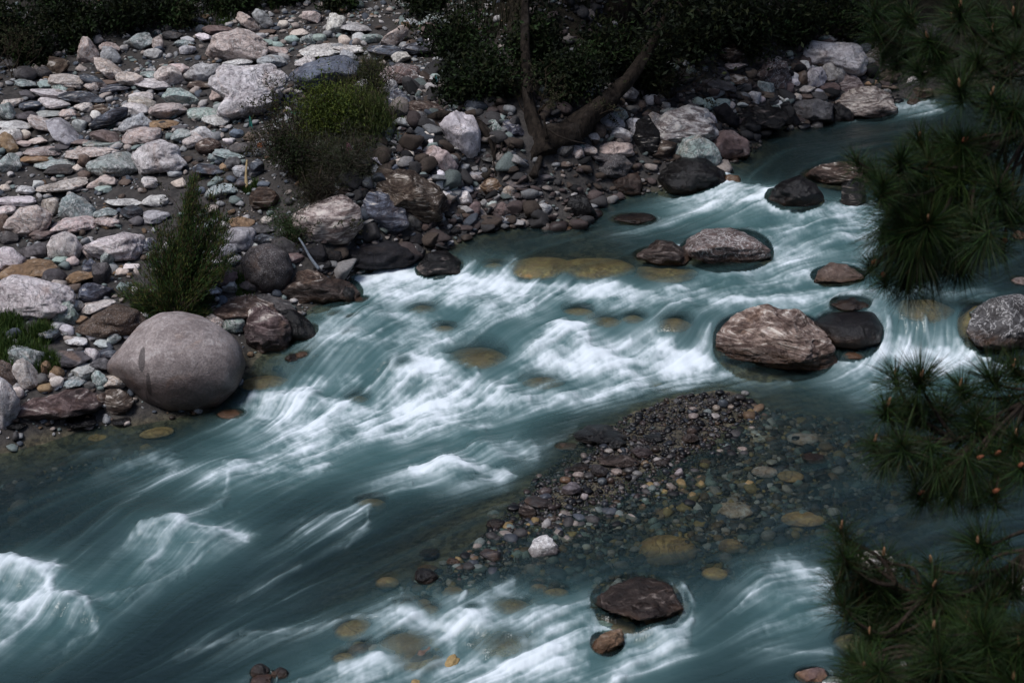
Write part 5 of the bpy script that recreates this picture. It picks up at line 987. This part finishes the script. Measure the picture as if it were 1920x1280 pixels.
for px, py, w, h, lab in [(25, 100, 150, 110, 'dark leafy bush at the upper left corner'), (60, 120, 90, 60, 'low dark bush beside the round grey boulder at upper left'), (130, 70, 130, 110, 'dark bush behind the round grey boulder at upper left'), (145, 95, 40, 55, 'small leafy bush right of the round grey boulder at upper left'), (230, 62, 130, 90, 'dark bush at the forest edge above the left stones'), (330, 48, 120, 80, 'dark bush at the forest edge left of the pale leaning slab'), (440, 22, 120, 60, 'dark bush behind the pale leaning slabs'), (540, 5, 110, 60, 'dark bush at the top edge right of the leaning slabs'),
                          (640, 15, 60, 40, 'bush at the top edge above the flat white boulder'), (800, 30, 110, 90, 'dark bush at the top edge left of the hanging foliage'), (850, 130, 150, 150, 'broad dark bush left of the twisted tree trunk'), (930, 190, 140, 130, 'dark brown bush directly left of the twisted tree foot'), (870, 195, 110, 90, 'dark low bush above the tall white slab'), (1060, 190, 130, 120, 'dark bush between the two trunks of the twisted tree'), (1130, 140, 120, 110, 'dark bush behind the leaning trunk'), (1215, 170, 110, 110, 'dark bush above the rubble right of the leaning trunk'),
                          (1300, 120, 120, 110, 'dark bush on the far bank left of the high block'), (1400, 100, 130, 100, 'dark bush behind the triangular brown-grey boulder'), (1485, 85, 110, 90, 'small-leaved dark bush behind the heap of white boulders'), (1580, 70, 120, 90, 'dark bush behind the largest whitish boulder'), (1660, 75, 100, 80, 'dark bush at the upper right above the rapid'), (1000, 120, 110, 120, 'dark bush behind the upright trunk of the twisted tree'), (1350, 60, 110, 90, 'dark bush high on the far slope above the stacked blocks')]:
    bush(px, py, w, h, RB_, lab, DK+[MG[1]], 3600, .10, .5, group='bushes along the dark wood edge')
# yellow-green bush, the bare twigs at its left and the grass at its right
bush(615, 262, 120, 125, RB_, 'yellow-green leafy bush on the left bank', [(.10, .125, .02), (.075, .10, .018), (.045, .07, .014)], 7000, .055, .45, dirup=.9, stems=26)
bush(690, 265, 90, 110, RB_, 'dull green grassy bush right of the yellow-green bush', [(.065, .085, .02), (.045, .07, .018), (.075, .075, .03)], 4200, .11, .14, dirup=1.8, stems=20)
bush(555, 330, 110, 110, RB_, 'dark bush with few green leaves below the bare twigs', [(.02, .03, .012), (.03, .045, .014), (.025, .02, .015)], 5200, .05, .5)
bush(650, 340, 150, 110, RB_, 'greyish tangled dry bush below the yellow-green bush', [(.055, .05, .038), (.045, .05, .03), (.035, .045, .02)], 5200, .12, .07, dirup=.1, stems=34)
bush(590, 395, 120, 90, RB_, 'dark brown dry tangle above the whitish streaked boulder', [(.022, .018, .013), (.03, .024, .017), (.03, .035, .016)], 4200, .10, .08, dirup=-.3, stems=26)
bush(545, 455, 62, 90, RB_, 'small green willow shrub left of the whitish streaked boulder', [(.03, .055, .02), (.045, .07, .025)], 2600, .06, .2, dirup=.2)
bush(700, 190, 60, 90, RB_, 'dark twiggy bush left of the big reddish-brown boulder', [(.03, .028, .02), (.03, .04, .015)], 2200, .07, .25)
def twigs(px, py, spread, hpx, n, rng, label, name='twiggy_bush'):
    p = hit(px, py); m = depth_of(p)/FPX; root = empty(name, p-np.array([0, 0, .06])); tag(root, label, 'bush'); A_ = Acc(); f = Acc()
    def grow(s, d, l, r, lev):
        P = [s]; q = d
        for k in range(5): q = q+rng.normal(0, .16, 3); q = q/np.linalg.norm(q); P.append(P[-1]+q*l/5)
        P = np.array(P); add_tube(A_, P, np.linspace(r, r*.5, 6), 4)
        if lev < 3:
            for k in range(rng.integers(2, 5)):
                t = rng.integers(2, 6); dd = q+rng.normal(0, .55, 3); dd[2] += .12; grow(P[t], dd/np.linalg.norm(dd), l*rng.uniform(.45, .7), r*.55, lev+1)
        else: leaves(f, P[1:], .05, .022, rng, [(.05, .045, .025), (.04, .05, .02)])
    for k in range(n):
        d = np.array([rng.normal(0, spread), rng.normal(0, spread*.6), 1.]); grow(p+rng.normal(0, .05, 3)*np.array([1, 1, 0]), d/np.linalg.norm(d), hpx*m*rng.uniform(.45, .75), .012, 0)
    part(A_, 'branches', TWIG, root, True); part(f, 'leaves', LEAF, root); return root
rw = np.random.default_rng(8)
twigs(550, 275, .45, 130, 8, rw, 'bare thorny twiggy bush standing before the huge sloping slab')
twigs(520, 300, .8, 90, 5, rw, 'low bare twiggy bush left of the yellow-green bush')
twigs(620, 450, .9, 70, 4, rw, 'sparse thin twigs in front of the whitish streaked boulder')
twigs(395, 470, .5, 130, 4, rw, 'thin bare stems rising right of the green feathery shrub')
twigs(30, 150, .5, 110, 5, rw, 'bare dark twigs at the far left above the stones')
twigs(200, 45, .6, 110, 6, rw, 'bare twigs in the dark wood at the upper left')
twigs(1000, 215, .6, 90, 5, rw, 'bare tangled twigs hanging about the twisted tree foot')
twigs(1255, 185, .6, 100, 6, rw, 'dry bare twigs above the rubble right of the leaning trunk')
twigs(1120, 235, .7, 80, 4, rw, 'thin dry twigs beside the leaning trunk')
# ---- feathery shrub
p0 = hit(330, 590); m0 = depth_of(p0)/FPX; root = empty('feathery_shrub', p0-np.array([0, 0, .1])); tag(root, 'dark green feathery shrub with a tall spire above the huge grey boulder', 'shrub')
st_ = Acc(); fo = Acc(); rs = np.random.default_rng(14)
tips = '368,312 362,322 366,318 370,330 358,335 372,345 355,350 330,395 350,365 378,375 395,395 408,390 418,415 405,425 425,440 438,430 440,470 420,480 398,450 300,430 312,410 285,450 275,480 262,500 245,525 228,535 218,550 232,565 262,545 290,510 310,480 330,450 350,430 370,420 390,500 402,525 385,545 350,520 320,540 300,560 275,575 345,560 370,560 395,560 415,510 318,440 342,400 360,390 384,440 340,480 366,470 300,530 255,560 250,540 330,500'
for k, e in enumerate((tips.split()*2)):
    tx, ty = map(float, e.split(',')); jit = 0 if k < 58 else 16
    tip = at_depth(tx+rs.normal(0, jit+.1), ty+rs.normal(0, jit+.1)+(8 if jit else 0), depth_of(p0)+rs.uniform(-.4, .45))
    L_ = smoothline([p0+rs.normal(0, .08, 3)*np.array([1, 1, 0]), p0*.5+tip*.5+np.array([0, 0, -.02]), tip], 12); add_tube(st_, L_, np.linspace(.014, .003, 12), 4)
    nn = int(rs.uniform(180, 460)); t = rs.uniform(.22, 1, nn)**.8; q = L_[np.minimum((t*11).astype(int), 11)]+rs.normal(0, .042, (nn, 3)); dr = (tip-p0)/np.linalg.norm(tip-p0)
    leaves(fo, q, .085, .013, rs, [(.042, .085, .020), (.028, .060, .015), (.085, .095, .022), (.016, .034, .010), (.06, .045, .02)], dirs=dr*1.1+np.array([0, 0, .35]), spread=.5)
part(st_, 'stems', TWIG, root, True); part(fo, 'foliage', LEAF, root)
# ---- grass
def grass(name, pxs, n, hgt, rng, label, tones, rad=14, lean=.35):
    A_ = Acc(); C = []
    for px, py, r_ in pxs:
        for _ in range(n//len(pxs)):
            a_ = rng.uniform(0, 6.28); q = math.sqrt(rng.uniform(0, 1))*r_; C.append((px+math.cos(a_)*q, py+math.sin(a_)*q*.45))
    C = np.array(C); P = unproject(C[:, 0], C[:, 1], np.full(len(C), .8)); P[:, 2] = look(G_GRID, P[:, 0], P[:, 1])-.02
    n = len(P); h = hgt*rng.uniform(.45, 1.2, n)[:, None]; az = rng.uniform(0, 6.28, n); d = np.stack([np.cos(az), np.sin(az), np.zeros(n)], 1); ln = rng.uniform(0, lean*2, n)[:, None]
    s = np.stack([-np.sin(az), np.cos(az), np.zeros(n)], 1)*.007; up = np.array([0, 0, 1.])
    m1 = P+up*h*.55+d*h*ln*.25; m2 = P+up*h*(1-.3*ln)+d*h*ln*.9
    v = np.stack([P-s, P+s, m1+s*.8, m1-s*.8, m2], 1).reshape(-1, 3); k = np.arange(n)*5
    t = np.asarray(tones)[rng.integers(0, len(tones), n)]*rng.uniform(.6, 1.2, (n, 1)); o = A_.n
    A_.add(v, np.stack([k, k+1, k+2, k+3], 1), np.repeat(t, 5, 0)); A_.f.setdefault(3, []).append(np.stack([k+3, k+2, k+4], 1))
    return tag(A_.build(name, LEAF), label, 'grass', kind='stuff')
GT = [(.045, .085, .018), (.030, .062, .014), (.06, .09, .02)]
rgr = np.random.default_rng(6)
grass('grass', [(20, 640, 45), (60, 655, 36), (15, 610, 30), (80, 625, 22), (95, 662, 18), (5, 660, 40)], 4200, .26, rgr, 'lush green grass at the left edge below the big white slab', GT)
grass('grass', [(400, 118, 34), (350, 115, 22), (270, 112, 24), (450, 45, 30), (430, 110, 20), (520, 90, 14), (180, 95, 20), (100, 105, 18), (590, 70, 14), (740, 60, 16)], 2600, .22, rgr, 'short green grass between the stones near the top of the left bank', GT+DK)
grass('grass', [(455, 515, 18), (445, 500, 14), (430, 545, 14), (465, 385, 9), (690, 455, 16), (400, 580, 20), (270, 585, 24), (480, 380, 8)], 1500, .17, rgr, 'small green grass tufts by the charcoal boulder and feathery shrub', GT)
grass('grass', [(640, 235, 40), (690, 225, 34), (660, 275, 46), (710, 300, 36), (600, 300, 40), (560, 330, 40), (650, 345, 50), (590, 370, 36)], 3600, .48, rgr, 'long yellowish and dry grass among the left bank bushes', [(.085, .085, .03), (.06, .075, .022), (.10, .085, .05), (.05, .045, .03)], lean=.6)
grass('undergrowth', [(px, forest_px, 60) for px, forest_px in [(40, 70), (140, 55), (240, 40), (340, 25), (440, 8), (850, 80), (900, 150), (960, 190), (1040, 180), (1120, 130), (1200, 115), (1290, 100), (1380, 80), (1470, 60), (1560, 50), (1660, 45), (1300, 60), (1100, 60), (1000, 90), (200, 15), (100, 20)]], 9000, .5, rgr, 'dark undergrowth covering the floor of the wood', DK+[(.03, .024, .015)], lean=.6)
# ---------------------------------------------------------------- the near pine at the right
tx, ty = 5.6, 7.2; tz = ground_at(tx, ty)-.2
pine = empty('pine_tree', (tx, ty, tz)); tag(pine, 'long-needled pine at the right, dark branches hanging in front of the river', 'tree')
RP = np.random.default_rng(55); A_ = Acc(); kz = np.linspace(0, 1, 26); PH = 17.0
TP = np.stack([tx+.15*np.sin(kz*4), ty+.1*np.cos(kz*5), tz+kz*PH], 1)
add_tube(A_, TP, .24*(1-.85*kz)+.06*np.exp(-kz*20), 14, RP, .18); part(A_, 'trunk', PBARK, pine, True)
def tuft(acc, c, axis, rng, n=230, L=.21, tones=None, wid=.0013):
    axis = axis/np.linalg.norm(axis)
    d = rng.normal(size=(n, 3)); d /= np.linalg.norm(d, axis=1)[:, None]
    d = d+axis*rng.uniform(.15, 1.1, n)[:, None]; d /= np.linalg.norm(d, axis=1)[:, None]
    b = c-axis*rng.uniform(0, .09, n)[:, None]; l = (L*rng.uniform(.65, 1.1, n))[:, None]
    s = np.cross(d, rng.normal(size=(n, 3))); s /= np.linalg.norm(s, axis=1)[:, None]; u = np.cross(d, s)
    g = np.array([0, 0, -1.])*l*rng.uniform(.05, .32)
    mid = b+d*l*.55+g*.35; tip = b+d*l+g
    a_ = np.stack([s*wid, (-.5*s+.87*u)*wid, (-.5*s-.87*u)*wid], 1)
    v = np.concatenate([b[:, None]+a_, mid[:, None]+a_*.9, tip[:, None]], 1).reshape(-1, 3); k = np.arange(n)*7
    q = np.concatenate([np.stack([k+i, k+(i+1) % 3, k+3+(i+1) % 3, k+3+i], 1) for i in range(3)]); t3 = np.concatenate([np.stack([k+3+i, k+3+(i+1) % 3, k+6], 1) for i in range(3)])
    t = np.asarray(tones)[rng.integers(0, len(tones), n)]*rng.uniform(.6, 1.3, (n, 1))
    o = acc.n; acc.add(v, q, np.repeat(t, 7, 0)); acc.f.setdefault(3, []).append(t3+o)
def bud(acc, c, axis, L, r):
    axis = axis/np.linalg.norm(axis); k = np.linspace(0, 1, 6); add_tube(acc, c+axis[None]*(k*L)[:, None], r*np.array([.75, 1, 1.05, .9, .7, .25]), 7)
NT = [(.020, .046, .011), (.013, .031, .009), (.030, .058, .013), (.010, .021, .008), (.030, .028, .010)]
BR = [NT[3], NT[3], (.05, .03, .012)]
def bough(main, tufts, dist, rmain, zt):
    """main: branch in photo pixels and distance; tufts: tip px,py,distance offset,size,kind of bud"""
    Q = np.array([[float(z) for z in e.split(',')] for e in main.split()]); P = at_depth(Q[:, 0], Q[:, 1], Q[:, 2])
    base = np.array([np.interp(zt, TP[:, 2], TP[:, 0]), np.interp(zt, TP[:, 2], TP[:, 1]), zt]); L_ = smoothline(np.concatenate([base[None], P]), 30)
    W_ = Acc(); N_ = Acc(); add_tube(W_, L_, np.linspace(rmain, .008, 30), 9, RP, .15); buds = []
    for e in tufts.split():
        if RP.uniform() < .16 and e.count(',') == 2: continue
        q = e.split(','); px, py = float(q[0]), float(q[1]); size = float(q[2]); kind = q[3] if len(q) > 3 else '-'
        dd = np.interp(px, Q[::-1, 0], Q[::-1, 2])+RP.uniform(-.35, .35); c = at_depth(px, py, dd)
        i = int(np.argmin(np.linalg.norm(L_[6:]-c, axis=1)+.25*np.abs(np.arange(24)-12)/12))+6; s = L_[max(5, i-2)]
        mid_ = .5*(s+c)+RP.normal(0, .04, 3)-np.array([0, 0, .06]); tw = smoothline([s, mid_, c-np.array([0, 0, .04]), c], 10); add_tube(W_, tw, np.linspace(.012, .006, 10), 6)
        ax = (c-tw[-3])/np.linalg.norm(c-tw[-3])*.5+np.array([RP.normal(0, .4), RP.normal(0, .4), .9]); droop = kind in 'dr'
        if kind == 'd': ax = np.array([RP.normal(0, .3), RP.normal(0, .3), -.9])
        tuft(N_, c, ax, RP, int(270*size*RP.uniform(.55, 1.2)), .205*size**.5*RP.uniform(.8, 1.12), NT if kind != 'h' else [(.05, .085, .018), (.035, .065, .016)])
        tuft(N_, tw[-4], ax, RP, int(38*size), .16*size**.5, NT if RP.uniform() < .8 else BR)
        if kind == 'b' or kind == 'h': buds.append((c, np.array([RP.normal(0, .12), RP.normal(0, .12), 1.]), .05, .008, BUD))
        if kind in 'r': buds.append((c, np.array([RP.normal(0, .4), -.4, .6]), .04, .013, BUDR))
    br = part(W_, 'branch', PBARK, pine, True); nd = N_.build('needles', NEEDLE, br, False, origin=np.array(pine.location))
    for c, ax, L, r, m in buds:
        B_ = Acc(); bud(B_, c, ax, L, r); B_.build('bud', m, br, True, origin=np.array(pine.location))
bough('2150,60,8.2 1960,90,8.3 1860,125,8.3 1760,80,8.4 1700,65,8.4', '1740,75,1.2,b 1700,30,1.1 1650,60,1 1660,20,1 1785,40,1.1,b 1700,90,1 1740,5,1.2 1800,15,1.1,b 1862,62,1.3,b 1850,20,1.2 1900,30,1.2,b 1640,15,.9 1620,40,.8 1760,110,1 1830,110,1 1905,90,1.1 1680,110,.9 1880,130,1 1720,130,.9 1800,140,.9 1660,95,.9', 8.3, .035, 10.2)
bough('2150,190,8 1960,230,8 1870,262,8 1790,330,8.1 1740,380,8.1 1690,450,8.1 1640,500,8.1', '1722,262,1.25,b 1803,265,1.2,r 1843,262,1.2,r 1790,318,1.6,h 1690,300,1 1605,300,.6 1640,320,.6 1655,345,1 1740,300,1.2 1700,350,1.2 1760,345,1.2 1850,320,1.2 1890,300,1.1 1800,165,.9,b 1858,180,1,b 1900,200,1.1 1690,395,1.3 1745,385,1.4 1740,418,1.6,b 1665,380,1 1820,380,1.4 1700,430,1.4 1770,430,1.5 1830,420,1.4 1870,390,1.2 1660,445,1.2,d 1720,465,1.4,d 1790,465,1.4,d 1840,460,1.3,d 1680,475,1.1,d 1636,495,.7,r 1658,518,.6,r 1700,515,1.2,r 1745,505,1.2,d 1800,500,1.1,d 1700,530,.9,d 1884,455,.7,r 1905,400,1.1 1890,240,1 1870,350,1.2 1770,260,1 1780,390,1.3 1725,345,1.1', 8.0, .04, 9.2)
bough('2150,720,7.8 1980,700,7.8 1900,770,7.8 1830,830,7.9 1760,840,7.9 1700,800,7.9 1650,820,7.9', '1680,705,1.2,b 1726,708,1.25,b 1800,725,1.2,b 1855,705,1.1 1900,690,1.1,b 1890,755,1.1,b 1665,760,1,b 1760,765,1 1720,770,1 1830,775,1.1 1640,828,.95,b 1660,870,.9,d 1708,878,.8,r 1785,905,.9,r 1772,858,.7,r 1832,860,.7,r 1866,852,.8,r 1912,875,1.1,r 1862,922,.8,r 1722,925,.8,r 1760,890,.9,d 1815,880,1,d 1740,850,.9,d 1880,880,1,d 1905,820,1,b 1800,800,1 1850,800,1 1690,830,.9 1780,940,.7,d 1830,935,.8,d 1740,920,.7,d 1690,770,1', 7.8, .035, 7.4)
bough('2150,900,7.4 1990,980,7.4 1918,1040,7.4 1862,1092,7.4 1800,1130,7.4 1730,1150,7.45 1680,1090,7.5 1630,1055,7.5 1590,1015,7.5', '1577,992,1.1,b 1576,1080,1.15,b 1600,1050,.7 1656,1042,.8,b 1655,1100,1.3,b 1580,1130,1 1610,1150,1.1 1640,1130,1.2 1747,1055,.8,b 1750,1100,1,b 1833,1020,1.2,b 1823,1080,1,b 1812,1160,1.5,h 1685,1155,1.2,b 1620,1180,1.1 1690,1200,1 1660,1215,1.1 1780,1190,1.1 1860,1180,1.2 1720,1120,1 1850,1130,1.1 1890,1150,1 1700,1060,.7 1790,1120,1 1620,1100,1.1 1600,1110,1 1580,1040,.9 1640,1080,1 1670,1130,1.2 1630,1190,1.2,b 1760,1150,1.1 1830,1130,1.2 1870,1060,1 1900,1100,1.1 1880,1210,1.2 1730,1190,1.2,b 1655,1170,1.1', 7.4, .045, 6.4)
bough('2150,1080,7.0 1990,1130,7.0 1900,1190,7.0 1830,1215,7.0 1740,1215,7.05 1640,1240,7.1', '1629,1240,1.2,b 1750,1180,1,b 1832,1245,1.4,b 1912,1210,1.3,b 1700,1240,1.2 1780,1245,1.2 1670,1265,1.2 1870,1260,1.2 1600,1270,1 1730,1285,1.2 1900,1275,1.2,b 1850,1205,1.1 1800,1275,1.2 1650,1290,1.1 1940,1180,1.1 1760,1220,1.3 1680,1220,1.2 1620,1255,1.2,b 1580,1250,1 1720,1265,1.3 1810,1265,1.3 1850,1275,1.2 1770,1275,1.2 1890,1235,1.3,b 1650,1255,1.2 1700,1280,1.2,b 1610,1230,1.1 1840,1180,1.2', 7.0, .04, 5.6)
# the rest of the crown, above and to the right of the picture
W_ = Acc(); N_ = Acc()
for k in range(46):
    t = RP.uniform(.42, .99); b = np.array([np.interp(tz+t*PH, TP[:, 2], TP[:, j]) for j in (0, 1)]+[tz+t*PH]); az = RP.uniform(0, 6.28); ln = 3.4*(1.1-t)+.5
    e = b+np.array([math.cos(az)*ln, math.sin(az)*ln, RP.uniform(-.2, .8)]); e2 = np.concatenate([e[:2], [e[2]]])
    if e[0]-.42*e[1] < 1.6 and e[1] > 3 and e[2] < 9.4: continue      # this side carries the hanging boughs
    L_ = smoothline([b, (b+e)/2+np.array([0, 0, .25]), e], 9); add_tube(W_, L_, np.linspace(.035, .01, 9), 6)
    for q in range(7):
        c = L_[2+q]+RP.normal(0, .22, 3); tuft(N_, c, np.array([0, 0, 1.])+RP.normal(0, .3, 3), RP, 60, .24, NT, .004)
br = part(W_, 'branch', PBARK, pine, True); N_.build('needles', NEEDLE, br, False, origin=np.array(pine.location))

# ---------------------------------------------------------------- litter and deadwood
def stick(name, pts_, w, label, cat, mat=TWIG):
    Q = np.array([[float(z) for z in e.split(',')] for e in pts_.split()]); b = hit(Q[0, 0], Q[0, 1]); d = depth_of(b)-.1; P = smoothline(at_depth(Q[:, 0], Q[:, 1], np.full(len(Q), d)), 14)
    T_ = Acc(); add_tube(T_, P, np.linspace(1, .45, 14)*w*d/FPX, 7, RP, .25); tag(T_.build(name, mat, None, True, origin=b), label, cat)
TANW = flat_mat('dry_wood', (.42, .31, .16)); GREYW = flat_mat('driftwood', (.20, .23, .27))
stick('branch', '62,108 45,70 22,40 3,28', 3, 'bare grey branch slanting up at the far left', 'branch')
stick('dry_stalk', '463,352 461,330 463,300', 3.4, 'pale pointed dry stalk standing among stones right of the green shrub', 'stalk', TANW)
stick('dry_stick', '628,372 618,360 612,346 600,350', 2, 'pale curved stick lying on top of the whitish streaked boulder', 'stick', TANW)
stick('driftwood', '598,505 580,480 565,452 560,446', 3.6, 'pale blue-grey driftwood stick slanting beside the charcoal boulder', 'driftwood', GREYW)
def scrap(px, py, w, h, col, label, rng, name='cloth_scrap'):
    p = hit(px, py); d = depth_of(p)-.35; m = d/FPX; C = at_depth(px, py, d); n = 9
    u, v = np.meshgrid(np.linspace(-1, 1, n), np.linspace(-1, 1, n)); u, v = u.ravel(), v.ravel(); s = rng.uniform(0, 9)
    X_ = u*w*m/2*(1-.35*v*np.sin(s)); Z_ = v*h*m/2+.25*h*m*np.sin(u*2.5+s)*.4; Y_ = .35*w*m*np.sin(3*u+2*v+s)
    top_ = np.stack([X_, Y_, Z_], 1); P = np.concatenate([top_, top_+np.array([0, .004, 0])]); f = grid_faces(n, n)
    tag(link(name, mesh_np(name, P, [f, f[:, ::-1]+n*n], True, None, flat_mat(name, col, .6)), None, C), label, 'litter')
rsx = np.random.default_rng(2)
scrap(654, 280, 12, 24, (.40, .16, .24), 'pink cloth scrap snagged in the dry bush', rsx)
scrap(470, 229, 6, 20, (.04, .22, .19), 'teal plastic strip hanging in the bare twigs', rsx, 'plastic_strip')
scrap(817, 152, 6, 22, (.03, .17, .17), 'teal plastic strip by the dark foliage near the top', rsx, 'plastic_strip')
scrap(599, 358, 20, 12, (.50, .56, .58), 'white torn rag with fringed edge above the whitish streaked boulder', rsx)
scrap(550, 212, 10, 6, (.06, .22, .17), 'small green scrap among the bare twigs', rsx, 'plastic_strip')
scrap(487, 272, 10, 10, (.36, .13, .06), 'small rusty orange scrap below the teal strip', rsx)
